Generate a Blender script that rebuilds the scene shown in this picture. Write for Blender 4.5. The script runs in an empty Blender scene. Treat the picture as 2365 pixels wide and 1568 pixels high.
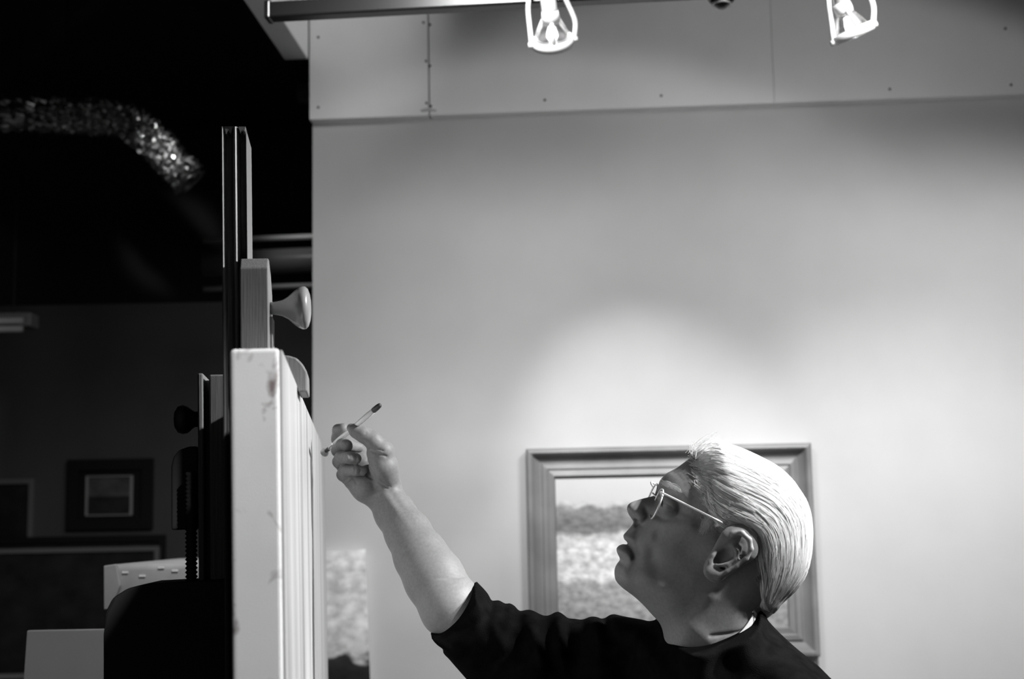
import bpy, bmesh, math, random
import numpy as np
from mathutils import Vector, Matrix

random.seed(7); RNG = np.random.default_rng(7)
SC = bpy.context.scene
COL = SC.collection
W0, H0, FPX = 2365.0, 1568.0, 2365.0 * 50 / 36
CX, CY = W0 / 2, H0 / 2

# ------------------------------------------------------------------ camera
CAM_Z = 1.5
cam_d = bpy.data.cameras.new('camera'); cam = bpy.data.objects.new('camera', cam_d); COL.objects.link(cam)
cam_d.sensor_width = 36; cam_d.lens = 50; cam_d.clip_start = 0.05; cam_d.clip_end = 60
CAM_M = Matrix.Translation((0, 0, CAM_Z)) @ Matrix.Rotation(math.radians(97.5), 4, 'X') @ Matrix.Rotation(math.radians(-1.05), 4, 'Z')
cam.matrix_world = CAM_M
cam_d.dof.use_dof = True; cam_d.dof.focus_distance = 1.9; cam_d.dof.aperture_fstop = 5.6
SC.camera = cam
# ------------------------------------------------------------------ world, exposure, lights
SC.view_settings.view_transform = 'Standard'; SC.view_settings.look = 'None'
SC.view_settings.exposure = 0.0; SC.view_settings.gamma = 1.0; SC.view_settings.use_curve_mapping = False
wd = bpy.data.worlds.new('world'); SC.world = wd; wd.use_nodes = True
wd.node_tree.nodes['Background'].inputs[0].default_value = (1, 1, 1, 1)
wd.node_tree.nodes['Background'].inputs[1].default_value = 0.03

def wp(px, py, d):
    """pixel of the photograph + distance along the view axis -> world point"""
    return CAM_M @ Vector(((px - CX) / FPX * d, (CY - py) / FPX * d, -d))

def spot(name, loc, target, watts, angle, blend=1.0, radius=0.03):
    l = bpy.data.lights.new(name, 'SPOT'); l.energy = watts; l.spot_size = math.radians(angle); l.spot_blend = blend
    l.shadow_soft_size = radius
    o = bpy.data.objects.new(name, l); COL.objects.link(o); o.location = loc
    o.rotation_euler = (Vector(target) - Vector(loc)).to_track_quat('-Z', 'Y').to_euler()
    return o

def area(name, loc, target, watts, sx, sy):
    l = bpy.data.lights.new(name, 'AREA'); l.energy = watts; l.shape = 'RECTANGLE'; l.size = sx; l.size_y = sy
    o = bpy.data.objects.new(name, l); COL.objects.link(o); o.location = loc
    o.rotation_euler = (Vector(target) - Vector(loc)).to_track_quat('-Z', 'Y').to_euler()
    return o

LAMP1 = wp(1277, 98, 2.85); LAMP2 = wp(1972, 78, 2.80)
L1, L2, L3 = LAMP1 + Vector((.03, .06, -.05)), LAMP2 + Vector((.03, .03, -.06)), Vector((1.75, 2.75, 2.48))
spot('lamp_beam', L1, wp(1490, 1040, 3.85), 62, 40, 1.0)
spot('lamp_spill', L1, L1 + Vector((0, 1, -.62)), 6.5, 110, .12, .05)
spot('lamp_beam', L2, wp(2230, 1620, 3.7), 75, 78, 1.0)
spot('lamp_spill', L2, L2 + Vector((0, 1, -.52)), 11, 120, .12, .05)
spot('lamp_beam', L3, wp(2380, 800, 3.7), 44, 70, 1.0)
spot('wall_flood', (-.1, 2.1, 2.85), wp(850, 1640, 3.9), 122, 78, 0.9, .15)
spot('wall_flood', (.85, 2.05, 2.85), wp(1750, 1420, 3.8), 100, 76, 0.9, .15)  # second flood added to even out the wall's centre and right
spot('header_fill', (.5, 2.5, 2.95), (-.55, 3.6, 2.95), 38, 40, 0.8, .04)  # added spot to brighten the header beam's side, no fixture seen
spot('painter_lamp', (1.5, 1.62, 2.65), wp(1400, 1150, 1.85), 360, 60, 1.0, .04)
spot('hair_fill', (1.5, 1.15, 2.65), wp(1800, 1165, 1.75), 300, 18, 1.0, .04)  # extra narrow spot added only to lift the hair
spot('fixture_fill', (1.15, 2.05, 2.95), LAMP2, 55, 11, .9, .03)  # unseen spot added to whiten the right-hand lamp's housing
spot('pipe_fill', (-.75, 4.5, 2.75), wp(680, 600, 5.2), 3, 24, .8, .05)  # added so the pipes catch light; no source known there
spot('easel_lamp', (0.5, 0.3, 2.65), wp(600, 1450, 1.4), 88, 26, 0.5, .04)
area('camera_side_fill', (2.3, -1.6, 1.9), (0.1, 3.0, 1.75), 2.5, 1.3, 1.0)  # soft fill added behind the camera, not a known window
spot('duct_fill', (-.9, 3.6, 2.75), wp(390, 360, 5.0), 40, 10, 0.9)  # invented spot for the glints at the duct's end
spot('store_fill', (-.6, 4.9, 2.8), wp(500, 880, 6.2), 4, 60, 1.0, .1)  # weak spot put in to lift the far store wall
spot('stack_fill', (-1.6, 0.9, 2.6), wp(200, 1490, 2.5), 24, 26, 0.8, .05)  # unseen spot added to light the stored canvas and grey panel

# ------------------------------------------------------------------ materials
MATS = {}
def mat(name, g, rough=0.6, metal=0.0, noise=0.0, nscale=20.0, bump=0.0, bscale=200.0, stretch=None, coat=0.0, emit=0.0, spec=0.5, detail=4.0):
    if name in MATS: return MATS[name]
    m = bpy.data.materials.new(name); m.use_nodes = True
    nt = m.node_tree; b = nt.nodes['Principled BSDF']
    b.inputs['Base Color'].default_value = (g, g, g, 1); b.inputs['Roughness'].default_value = rough
    b.inputs['Metallic'].default_value = metal; b.inputs['Coat Weight'].default_value = coat
    b.inputs['Specular IOR Level'].default_value = spec
    if emit:
        b.inputs['Emission Color'].default_value = (1, 1, 1, 1); b.inputs['Emission Strength'].default_value = emit
    if noise or bump:
        tc = nt.nodes.new('ShaderNodeTexCoord'); mp = nt.nodes.new('ShaderNodeMapping')
        nt.links.new(tc.outputs['Object'], mp.inputs['Vector'])
        if stretch: mp.inputs['Scale'].default_value = stretch
    if noise:
        n = nt.nodes.new('ShaderNodeTexNoise'); n.inputs['Scale'].default_value = nscale; n.inputs['Detail'].default_value = detail
        nt.links.new(mp.outputs[0], n.inputs['Vector'])
        r = nt.nodes.new('ShaderNodeMapRange'); r.inputs['From Min'].default_value = .3; r.inputs['From Max'].default_value = .7
        r.inputs['To Min'].default_value = g * (1 - noise); r.inputs['To Max'].default_value = min(1, g * (1 + noise))
        nt.links.new(n.outputs['Fac'], r.inputs['Value']); nt.links.new(r.outputs[0], b.inputs['Base Color'])
    if bump:
        n2 = nt.nodes.new('ShaderNodeTexNoise'); n2.inputs['Scale'].default_value = bscale; n2.inputs['Detail'].default_value = 3
        nt.links.new(mp.outputs[0], n2.inputs['Vector'])
        bp = nt.nodes.new('ShaderNodeBump'); bp.inputs['Strength'].default_value = bump; bp.inputs['Distance'].default_value = .002
        nt.links.new(n2.outputs['Fac'], bp.inputs['Height']); nt.links.new(bp.outputs[0], b.inputs['Normal'])
    MATS[name] = m
    return m

M_WALL = mat('painted_wall', .46, .85, noise=.03, nscale=6, bump=.12, bscale=350)  # grey kept below the bulkhead's white to imitate shade under its edge
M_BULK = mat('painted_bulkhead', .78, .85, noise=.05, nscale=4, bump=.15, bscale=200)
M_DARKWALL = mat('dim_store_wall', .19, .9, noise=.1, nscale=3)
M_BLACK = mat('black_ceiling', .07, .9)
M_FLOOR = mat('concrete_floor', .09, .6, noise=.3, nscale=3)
M_WOOD = mat('easel_beech', .20, .45, noise=.35, nscale=22, stretch=(40, 40, .7), bump=.1, bscale=60)
M_KNOBW = mat('turned_beech', .27, .30, noise=.15, nscale=20, coat=.5)
M_BLKMETAL = mat('black_iron', .03, .55)
M_CANVAS = mat('primed_canvas', .82, .8, noise=.04, nscale=12, bump=.25, bscale=900)
M_TRACK = mat('black_track', .012, .28)
M_LAMPW = mat('white_enamel', .85, .35)
M_FOIL = mat('crinkled_foil', .75, .2, metal=1.0, bump=.6, bscale=90)
M_PIPE = mat('galvanised_pipe', .55, .4, metal=.3)
M_SKIN = mat('skin', .22, .5, noise=.10, nscale=260, bump=.14, bscale=1500, spec=.3)
M_HAIR = mat('white_hair', .78, .5, noise=.12, nscale=60, spec=.3)
M_HAIRS = mat('white_hair_strand', .82, .45, spec=.3)
M_SWEATER = mat('black_knit', .004, .95, noise=.4, nscale=60, bump=.5, bscale=900, spec=.02)
M_TROUS = mat('dark_trousers', .03, .9)
M_SHIRT = mat('white_cotton', .85, .9, bump=.2, bscale=900)
M_SILVER = mat('silver_wire', .92, .25, metal=.6)
M_SCREW = mat('dark_screw', .03, .5)
M_GILT = mat('silvered_frame', .17, .42, noise=.2, nscale=9, stretch=(1, 1, 1), bump=.15, bscale=120)
M_BRUSHW = mat('brush_white_lacquer', .85, .3)
M_BRISTLE = mat('brush_bristle', .12, .7, noise=.4, nscale=300)
M_PAINT = mat('white_oil_paint', .85, .35)
M_EYE = mat('eye_white', .22, .15)
M_IRIS = mat('eye_iris', .02, .1)

# ------------------------------------------------------------------ mesh helpers
def link(name, me, m=None, parent=None, M=None, smooth=False):
    o = bpy.data.objects.new(name, me); COL.objects.link(o)
    if m is not None and len(me.materials) == 0: me.materials.append(m)
    if M is not None: o.matrix_world = M; o.matrix_basis = M
    if parent is not None:
        o.parent = parent
        o.matrix_parent_inverse = WM[parent.name].inverted()
        if M is None: M = Matrix.Identity(4)
        o.matrix_basis = M
    WM[o.name] = M if M is not None else Matrix.Identity(4)
    if smooth: me.polygons.foreach_set('use_smooth', [True] * len(me.polygons))
    return o
WM = {}

def tag(o, label=None, cat=None, group=None, kind=None):
    if label: o['label'] = label
    if cat: o['category'] = cat
    if group: o['group'] = group
    if kind: o['kind'] = kind
    return o

def thing(name, loc, label=None, cat=None, group=None, kind=None):
    o = bpy.data.objects.new(name, None); COL.objects.link(o); o.location = loc
    WM[o.name] = Matrix.Translation(Vector(loc)); o.empty_display_size = .05
    return tag(o, label, cat, group, kind)

def frameM(o, ex, ey, ez):
    M = Matrix.Identity(4)
    for i, a in enumerate((ex, ey, ez)):
        a = Vector(a).normalized()
        for r in range(3): M[r][i] = a[r]
    for r in range(3): M[r][3] = o[r]
    return M

def bm_mesh(bm, name='m'):
    bmesh.ops.recalc_face_normals(bm, faces=bm.faces[:])
    me = bpy.data.meshes.new(name); bm.to_mesh(me); bm.free(); return me

def box_mesh(lo, hi, bevel=0.0, seg=2):
    bm = bmesh.new()
    vs = [bm.verts.new((x, y, z)) for z in (lo[2], hi[2]) for y in (lo[1], hi[1]) for x in (lo[0], hi[0])]
    for f in ((0, 2, 3, 1), (4, 5, 7, 6), (0, 1, 5, 4), (2, 6, 7, 3), (0, 4, 6, 2), (1, 3, 7, 5)): bm.faces.new([vs[i] for i in f])
    if bevel: bmesh.ops.bevel(bm, geom=bm.edges[:], offset=bevel, segments=seg, affect='EDGES', profile=.5)
    return bm_mesh(bm)

def prism_mesh(poly, y0, y1, bevel=0.0):
    """polygon in local xz extruded along y"""
    bm = bmesh.new()
    a = [bm.verts.new((x, y0, z)) for x, z in poly]; b = [bm.verts.new((x, y1, z)) for x, z in poly]
    bm.faces.new(a); bm.faces.new(b[::-1])
    n = len(poly)
    for i in range(n): bm.faces.new((a[i], a[(i + 1) % n], b[(i + 1) % n], b[i]))
    if bevel: bmesh.ops.bevel(bm, geom=bm.edges[:], offset=bevel, segments=2, affect='EDGES', profile=.5)
    return bm_mesh(bm)

def lathe_mesh(prof, n=32, axis='Z'):
    """prof: list of (r, h) revolved about local z (or x)"""
    bm = bmesh.new(); rings = []
    for r, h in prof:
        ring = []
        for k in range(n):
            a = 2 * math.pi * k / n
            p = (r * math.cos(a), r * math.sin(a), h)
            if axis == 'X': p = (h, p[0], p[1])
            ring.append(bm.verts.new(p))
        rings.append(ring)
    for i in range(len(rings) - 1):
        for k in range(n):
            bm.faces.new((rings[i][k], rings[i][(k + 1) % n], rings[i + 1][(k + 1) % n], rings[i + 1][k]))
    bm.faces.new(rings[0][::-1]); bm.faces.new(rings[-1])
    bmesh.ops.remove_doubles(bm, verts=bm.verts[:], dist=1e-6)
    return bm_mesh(bm)

def tube_mesh(pts, rad, n=12, closed=False):
    pts = [Vector(p) for p in pts]; N = len(pts)
    rad = rad if hasattr(rad, '__len__') else [rad] * N
    bm = bmesh.new(); rings = []; up = Vector((.123, .31, .94))
    prev = None
    for i, p in enumerate(pts):
        if closed: t = (pts[(i + 1) % N] - pts[i - 1]).normalized()
        else: t = (pts[min(i + 1, N - 1)] - pts[max(i - 1, 0)]).normalized()
        a = (prev if prev is not None else up)
        a = (a - t * a.dot(t))
        if a.length < 1e-6: a = t.orthogonal()
        a.normalize(); prev = a; b = t.cross(a)
        rings.append([bm.verts.new(p + (a * math.cos(2 * math.pi * k / n) + b * math.sin(2 * math.pi * k / n)) * rad[i]) for k in range(n)])
    for i in range(N if closed else N - 1):
        A, B = rings[i], rings[(i + 1) % N]
        for k in range(n): bm.faces.new((A[k], A[(k + 1) % n], B[(k + 1) % n], B[k]))
    if not closed: bm.faces.new(rings[0][::-1]); bm.faces.new(rings[-1])
    return bm_mesh(bm)

def spline(pts, sub=8, closed=False):
    P = [np.array(p, float) for p in pts]; n = len(P); out = []
    rng = range(n if closed else n - 1)
    for i in rng:
        if closed: p0, p1, p2, p3 = P[i - 1], P[i], P[(i + 1) % n], P[(i + 2) % n]
        else: p0, p1, p2, p3 = P[max(i - 1, 0)], P[i], P[i + 1], P[min(i + 2, n - 1)]
        for s in range(sub):
            t = s / sub
            out.append(.5 * ((2 * p1) + (-p0 + p2) * t + (2 * p0 - 5 * p1 + 4 * p2 - p3) * t * t + (-p0 + 3 * p1 - 3 * p2 + p3) * t ** 3))
    if not closed: out.append(P[-1])
    return out

Z3 = Vector((0, 0, 1))
# ================================================================== SETTING
YAW = math.radians(3.5)
WX = Vector((math.cos(YAW), -math.sin(YAW), 0)); WN = Vector((math.sin(YAW), math.cos(YAW), 0))   # along the wall, into the wall
W_EDGE = wp(722, 900, 3.95)                                                                    # left end of the back wall
def wall_hit(px, py, off=0.0):
    """point of the wall plane (shifted off metres towards the room) seen at a pixel"""
    o = Vector((0, 0, CAM_Z)); d = wp(px, py, 1.0) - o
    t = ((W_EDGE - o).dot(WN) - off) / d.dot(WN)
    return o + d * t
wo = Vector((W_EDGE.x, W_EDGE.y, 0))
MW = frameM(wo, WX, WN, Z3)                                                                    # wall frame: x along, y into, z up
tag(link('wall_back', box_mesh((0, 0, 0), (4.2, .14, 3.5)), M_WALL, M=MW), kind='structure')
def wall_local(px, py, off=0.0):
    return MW.inverted() @ wall_hit(px, py, off)
BULK_T = .045
# bulkhead of plasterboard panels on the upper wall
zb = wall_local(1300, 255, BULK_T).z
bulk = thing('trim_1', MW @ Vector((0, -BULK_T, zb)), kind='structure')
seams = [0.0, wall_local(990, 150, BULK_T).x, wall_local(1785, 150, BULK_T).x, 4.2]
for a, b, g0, g1 in zip(seams[:-1], seams[1:], (0, .002, .0004), (.002, .0004, 0)):
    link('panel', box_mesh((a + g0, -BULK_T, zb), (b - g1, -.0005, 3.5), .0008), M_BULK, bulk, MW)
scr = lathe_mesh([(0, -.001), (.004, -.0008), (.0035, .0015), (0, .0015)], 10)
for px, py in ((978, 52), (993, 57), (984, 141), (993, 152), (985, 238), (995, 245), (735, 86), (735, 248), (1258, 231), (1527, 221), (2055, 206), (2335, 196), (2322, 66)):
    p = wall_hit(px, py, BULK_T)
    link('screw', scr, M_SCREW, bulk, frameM(p, WX, Z3, -WN))
link('filler_patch', tube_mesh([wall_hit(972, 256, BULK_T), wall_hit(990, 253, BULK_T), wall_hit(1008, 256, BULK_T)], [.003, .006, .003]), M_WALL, bulk)
# header beam running from the wall end towards the camera
zh = wall_local(722, 150).z
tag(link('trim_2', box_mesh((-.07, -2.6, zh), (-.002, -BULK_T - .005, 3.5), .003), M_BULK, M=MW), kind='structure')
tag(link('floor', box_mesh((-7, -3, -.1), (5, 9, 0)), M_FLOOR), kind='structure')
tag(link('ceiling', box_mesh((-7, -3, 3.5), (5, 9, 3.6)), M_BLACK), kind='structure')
# dim store room on the left
BW = 6.3
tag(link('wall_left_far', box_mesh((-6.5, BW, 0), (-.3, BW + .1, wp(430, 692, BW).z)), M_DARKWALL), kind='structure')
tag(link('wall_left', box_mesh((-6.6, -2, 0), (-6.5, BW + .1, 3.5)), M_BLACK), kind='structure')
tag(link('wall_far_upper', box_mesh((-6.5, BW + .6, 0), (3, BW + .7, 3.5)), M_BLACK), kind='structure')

# ================================================================== TRACK AND LAMPS
ta = wp(624, 28, 2.95); tb_ = wp(1900, -16, 2.84)
tdir = (tb_ - ta); tdir.z = 0; tdir.normalize()
tr = thing('lighting_track', ta, 'long black lighting track along the top edge carrying the two white lamps', 'lighting track')
MT = frameM(ta, tdir, Z3.cross(tdir), Z3)
link('rail', box_mesh((0, -.018, -.017), (3.2, .018, .017), .004), M_TRACK, tr, MT)
link('end_cap', box_mesh((-.008, -.02, -.019), (.004, .02, .019), .003), M_TRACK, tr, MT)
for xx in (.3, 1.5, 2.8): link('drop_rod', tube_mesh([(xx, 0, .0175), (xx, 0, 3.5 - ta.z)], .006, 8), M_TRACK, tr, MT)
for xx in (.9, 2.1): link('mounting_clip', box_mesh((xx, -.021, -.02), (xx + .03, .021, .02), .003), M_TRACK, tr, MT)

def glass_cone():
    m = bpy.data.materials.new('lamp_reflector_glass'); m.use_nodes = True; nt = m.node_tree
    b = nt.nodes['Principled BSDF']; b.inputs['Base Color'].default_value = (.3, .3, .3, 1); b.inputs['Roughness'].default_value = .15
    b.inputs['Metallic'].default_value = .8; b.inputs['Alpha'].default_value = .55
    return m
M_CONE = glass_cone()
M_BULB = mat('glowing_bulb', .9, .3, emit=14)
def lamp(center, roll, pitch, top_px, label, d):
    t = thing('track_lamp', center, label, 'lamp', 'white gimbal lamps on the track')
    R = Matrix.Rotation(math.radians(roll), 4, 'Y') @ Matrix.Rotation(math.radians(pitch), 4, 'X')
    M = Matrix.Translation(center) @ R
    # ring
    link('ring', lathe_mesh([(.036, -.008), (.0415, -.008), (.043, 0), (.0415, .010), (.036, .010), (.0345, 0), (.036, -.008)], 40), M_LAMPW, t, M, True)
    link('reflector', lathe_mesh([(.0345, .006), (.030, .018), (.022, .034), (.0165, .044), (.0155, .044), (.021, .033), (.029, .017), (.0335, .005)], 36), M_CONE, t, M, True)
    for k in range(3):
        a = 2 * math.pi * k / 3 + .5
        link('strut', tube_mesh([(.037 * math.cos(a), .037 * math.sin(a), .008), (.017 * math.cos(a), .017 * math.sin(a), .047)], .0042, 8), M_LAMPW, t, M, True)
    link('bulb', lathe_mesh([(0, .004), (.008, .006), (.012, .013), (.011, .022), (.006, .036), (0, .037)], 20), M_BULB, t, M, True)
    link('socket', lathe_mesh([(0, .040), (.017, .041), (.0185, .052), (.017, .066), (0, .067)], 28), M_LAMPW, t, M, True)
    gl_ = bpy.data.lights.new('bulb_glow', 'POINT'); gl_.energy = .5; gl_.shadow_soft_size = .008
    go_ = bpy.data.objects.new('bulb_glow', gl_); COL.objects.link(go_); go_.parent = t; go_.matrix_parent_inverse = WM[t.name].inverted(); go_.matrix_basis = M @ Matrix.Translation((0, 0, -.004))
    # stem up to the track and yoke
    s0 = M @ Vector((0, 0, .062)); s1 = MT @ Vector(((MT.inverted() @ wp(top_px[0], top_px[1], d)).x, -.0365, .035))
    link('stem', tube_mesh([s0, s0.lerp(s1, .5), s1], [.0165, .0155, .0155], 24), M_LAMPW, t, None, True)
    for s in (-1, 1):
        a = M @ Vector((s * .043, 0, .002)); top = s1 + Vector((s * (.024 if roll < 15 else .036), 0, -.012))
        mid = a.lerp(top, .6) + Vector((s * .008, 0, .0)); q = a + Vector((s * .003, 0, .035))
        pts = [Vector(p) for p in spline([a, q, mid, top], 6)]
        link('yoke_arm', tube_mesh(pts, .0052, 10), M_LAMPW, t, None, True)
        link('pivot', lathe_mesh([(0, -.006), (.006, -.006), (.006, .006), (0, .006)], 14, 'X'), M_LAMPW, t, M @ Matrix.Translation((s * .044, 0, 0)), True)
    link('track_adapter', box_mesh((-.03, -.016, -.012), (.03, .016, .03), .004), M_LAMPW, t, frameM(s1, tdir, Z3.cross(tdir), Z3))
    return t
lamp(LAMP1, -7, 42, (1257, -30), 'white gimbal lamp with glowing bulb left of the other', 2.85)
lamp(LAMP2, -24, 12, (1950, -40), 'white gimbal lamp further right with steeply tilted ring', 2.80)
fit = thing('ceiling_fitting', wp(1667, 0, 2.88), 'small dark round fitting with pale ring between the two lamps', 'fitting')
Mf = Matrix.Translation(wp(1667, 6, 2.88))
link('socket', lathe_mesh([(0, .06), (.026, .055), (.026, .004), (.018, -.004), (.008, -.012), (0, -.013)], 28), M_TRACK, fit, Mf, True)
link('ring', lathe_mesh([(.016, -.002), (.0205, -.003), (.0205, .003), (.016, .003), (.016, -.002)], 28), M_PIPE, fit, Mf @ Matrix.Translation((0, 0, -.003)), True)

# ================================================================== FRAMED LANDSCAPE ON THE WALL
def painting_material(name, stops, scale, warp=.25, sky=0.0, contrast=.5):
    """flat painted picture: tones by height (generated z) broken up by brush-like noise"""
    m = bpy.data.materials.new(name); m.use_nodes = True; nt = m.node_tree; b = nt.nodes['Principled BSDF']
    b.inputs['Roughness'].default_value = .45
    tc = nt.nodes.new('ShaderNodeTexCoord'); sp = nt.nodes.new('ShaderNodeSeparateXYZ'); nt.links.new(tc.outputs['Generated'], sp.inputs[0])
    n = nt.nodes.new('ShaderNodeTexNoise'); n.inputs['Scale'].default_value = scale; n.inputs['Detail'].default_value = 5
    mp = nt.nodes.new('ShaderNodeMapping'); mp.inputs['Scale'].default_value = (.8, .2, 1.15); nt.links.new(tc.outputs['Object'], mp.inputs[0]); nt.links.new(mp.outputs[0], n.inputs['Vector'])
    ma = nt.nodes.new('ShaderNodeMath'); ma.operation = 'MULTIPLY_ADD'; ma.inputs[1].default_value = warp; nt.links.new(n.outputs['Fac'], ma.inputs[0])
    sub = nt.nodes.new('ShaderNodeMath'); sub.operation = 'SUBTRACT'; sub.inputs[1].default_value = warp * .5; nt.links.new(sp.outputs['Z'], sub.inputs[0]); nt.links.new(sub.outputs[0], ma.inputs[2])
    cr = nt.nodes.new('ShaderNodeValToRGB'); nt.links.new(ma.outputs[0], cr.inputs[0])
    e = cr.color_ramp.elements
    while len(e) > 1: e.remove(e[0])
    e[0].position = stops[0][0]; e[0].color = (stops[0][1],) * 3 + (1,)
    for p, g in stops[1:]:
        k = e.new(p); k.color = (g, g, g, 1)
    n2 = nt.nodes.new('ShaderNodeTexNoise'); n2.inputs['Scale'].default_value = scale * 3.1; n2.inputs['Detail'].default_value = 4
    nt.links.new(mp.outputs[0], n2.inputs['Vector'])
    mr = nt.nodes.new('ShaderNodeMapRange'); mr.inputs['From Min'].default_value = .3; mr.inputs['From Max'].default_value = .7
    mr.inputs['To Min'].default_value = 1 - contrast; mr.inputs['To Max'].default_value = 1 + contrast * .6; nt.links.new(n2.outputs['Fac'], mr.inputs[0])
    mx = nt.nodes.new('ShaderNodeMix'); mx.data_type = 'RGBA'; mx.blend_type = 'MULTIPLY'; mx.inputs[0].default_value = 1
    nt.links.new(cr.outputs[0], mx.inputs[6]); nt.links.new(mr.outputs[0], mx.inputs[7])
    if sky:
        sk = nt.nodes.new('ShaderNodeMapRange'); sk.inputs['From Min'].default_value = sky; sk.inputs['From Max'].default_value = sky + .05
        sk.inputs['To Min'].default_value = 1; sk.inputs['To Max'].default_value = 0; nt.links.new(ma.outputs[0], sk.inputs[0]); nt.links.new(sk.outputs[0], mx.inputs[0])
    nt.links.new(mx.outputs[2], b.inputs['Base Color'])
    return m

TL = wall_local(1215, 1037, .03); TR = wall_local(1872, 1026, .03); BR = wall_local(1893, 1516, .03)
FW, FH = TR.x - TL.x, TL.z - BR.z
fr = thing('framed_painting', MW @ Vector((TL.x + FW / 2, -.02, BR.z)), 'landscape painting in a stepped silvery frame hanging behind the man', 'painting')
MF = MW @ Matrix.Translation((TL.x, 0, BR.z))
PROF = [(0, 0), (0, .036), (.005, .044), (.012, .045), (.016, .041), (.021, .030), (.028, .021), (.036, .014), (.040, .014), (.043, .019), (.055, .021), (.059, .016), (.064, .017), (.074, .019), (.077, .008), (.078, 0)]
def moulding(L):
    """mitred rail along local x, profile grows to +z (inwards) and -y (to the room)"""
    bm = bmesh.new()
    a = [bm.verts.new((w, -h - .002, w)) for w, h in PROF]; b = [bm.verts.new((L - w, -h - .002, w)) for w, h in PROF]
    n = len(PROF)
    for i in range(n): bm.faces.new((a[i], b[i], b[(i + 1) % n], a[(i + 1) % n]))
    bm.faces.new(a[::-1]); bm.faces.new(b)
    return bm_mesh(bm)
for pos, ang, L in (((0, 0), 0, FW), ((FW, 0), 90, FH), ((FW, FH), 180, FW), ((0, FH), 270, FH)):
    link('moulding', moulding(L), M_GILT, fr, MF @ Matrix.Translation((pos[0], 0, pos[1])) @ Matrix.Rotation(math.radians(-ang), 4, 'Y'))
M_LAND = painting_material('landscape_oil', [(0, .22), (.2, .30), (.30, .34), (.34, .62), (.44, .50), (.50, .62), (.60, .48), (.64, .16), (.70, .15), (.78, .22), (.81, .46), (1, .50)], 17, .17, .79, contrast=.45)
link('canvas', box_mesh((.074, -.009, .074), (FW - .074, -.002, FH - .074)), M_LAND, fr, MF)

# small unframed painting hanging left of it, partly behind the easel
A = wall_local(700, 1271, .03); B = wall_local(843, 1268, .03)
pw = B.x - A.x
sp_ = thing('small_painting', MW @ Vector((A.x + pw / 2, -.01, A.z - .55)), 'unframed pale painting with dark treetops on the wall beside the easel', 'painting')
MS = MW @ Matrix.Translation((A.x + pw, 0, A.z)) @ Matrix.Rotation(math.radians(-2.0), 4, 'Y')
M_SM = painting_material('cloud_study_oil', [(0, .01), (.40, .015), (.47, .03), (.50, .60), (.7, .78), (.85, .68), (1, .85)], 12.0, .22, contrast=.35)
link('painted_face', box_mesh((-pw, -.0305, -.55), (0, -.026, 0), .001), M_SM, sp_, MS)
link('stretcher', box_mesh((-pw + .001, -.026, -.549), (-.001, -.002, -.001), .001), M_CANVAS, sp_, MS)

# ================================================================== EASEL WITH THE BIG CANVAS
d1 = 1.33
cA = wp(650, 803, d1)                       # front near top corner
lo, hi = 1.6, 3.0
for _ in range(50):
    mid = (lo + hi) / 2
    if wp(748, 970, mid).z > cA.z: lo = mid
    else: hi = mid
cB = wp(748, 970, lo)
e1 = cB - cA; e1.z = 0; CW = e1.length; e1.normalize()
nr = Vector((e1.y, -e1.x, 0))               # towards the painter (right)
if nr.x < 0: nr = -nr
TILT = math.radians(0.9)
up = (Z3 * math.cos(TILT) - nr * math.sin(TILT)).normalized(); nf = (nr * math.cos(TILT) + Z3 * math.sin(TILT)).normalized()
MC = frameM(cA, nf, e1, up)                 # canvas frame: x to painter, y into depth, z up; origin at the near top front corner
CH, CT = 1.0, .0475
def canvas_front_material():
    m = bpy.data.materials.new('white_ground_painted_glints'); m.use_nodes = True; nt = m.node_tree; b = nt.nodes['Principled BSDF']
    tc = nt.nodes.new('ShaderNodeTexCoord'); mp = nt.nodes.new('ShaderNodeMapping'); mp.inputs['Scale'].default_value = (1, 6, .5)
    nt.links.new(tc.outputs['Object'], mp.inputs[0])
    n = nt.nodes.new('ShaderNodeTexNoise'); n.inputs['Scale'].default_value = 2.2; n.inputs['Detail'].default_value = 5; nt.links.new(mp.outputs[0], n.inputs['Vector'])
    r = nt.nodes.new('ShaderNodeValToRGB'); nt.links.new(n.outputs['Fac'], r.inputs[0])  # streaks painted into the colour imitate light reflections on the surface
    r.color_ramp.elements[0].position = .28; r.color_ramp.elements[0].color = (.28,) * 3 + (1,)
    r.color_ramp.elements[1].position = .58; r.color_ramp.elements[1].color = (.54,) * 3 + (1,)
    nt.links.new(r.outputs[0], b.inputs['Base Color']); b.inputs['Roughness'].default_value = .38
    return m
def canvas_side_material():
    m = mat('primed_canvas_edge', .80, .8, noise=.05, nscale=12, bump=.25, bscale=900)
    nt = m.node_tree; b = nt.nodes['Principled BSDF']; tc = nt.nodes.new('ShaderNodeTexCoord')
    src = b.inputs['Base Color'].links[0].from_socket
    n = nt.nodes.new('ShaderNodeTexNoise'); n.inputs['Scale'].default_value = 26; n.inputs['Detail'].default_value = 3; n.inputs['Distortion'].default_value = .6
    nt.links.new(tc.outputs['Object'], n.inputs['Vector'])
    r = nt.nodes.new('ShaderNodeValToRGB'); nt.links.new(n.outputs['Fac'], r.inputs[0])
    r.color_ramp.elements[0].position = .60; r.color_ramp.elements[0].color = (1, 1, 1, 1)
    r.color_ramp.elements[1].position = .71; r.color_ramp.elements[1].color = (.3, .25, .25, 1)
    mx = nt.nodes.new('ShaderNodeMix'); mx.data_type = 'RGBA'; mx.blend_type = 'MULTIPLY'; mx.inputs[0].default_value = 1
    nt.links.new(src, mx.inputs[6]); nt.links.new(r.outputs[0], mx.inputs[7]); nt.links.new(mx.outputs[2], b.inputs['Base Color'])
    return m
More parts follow.
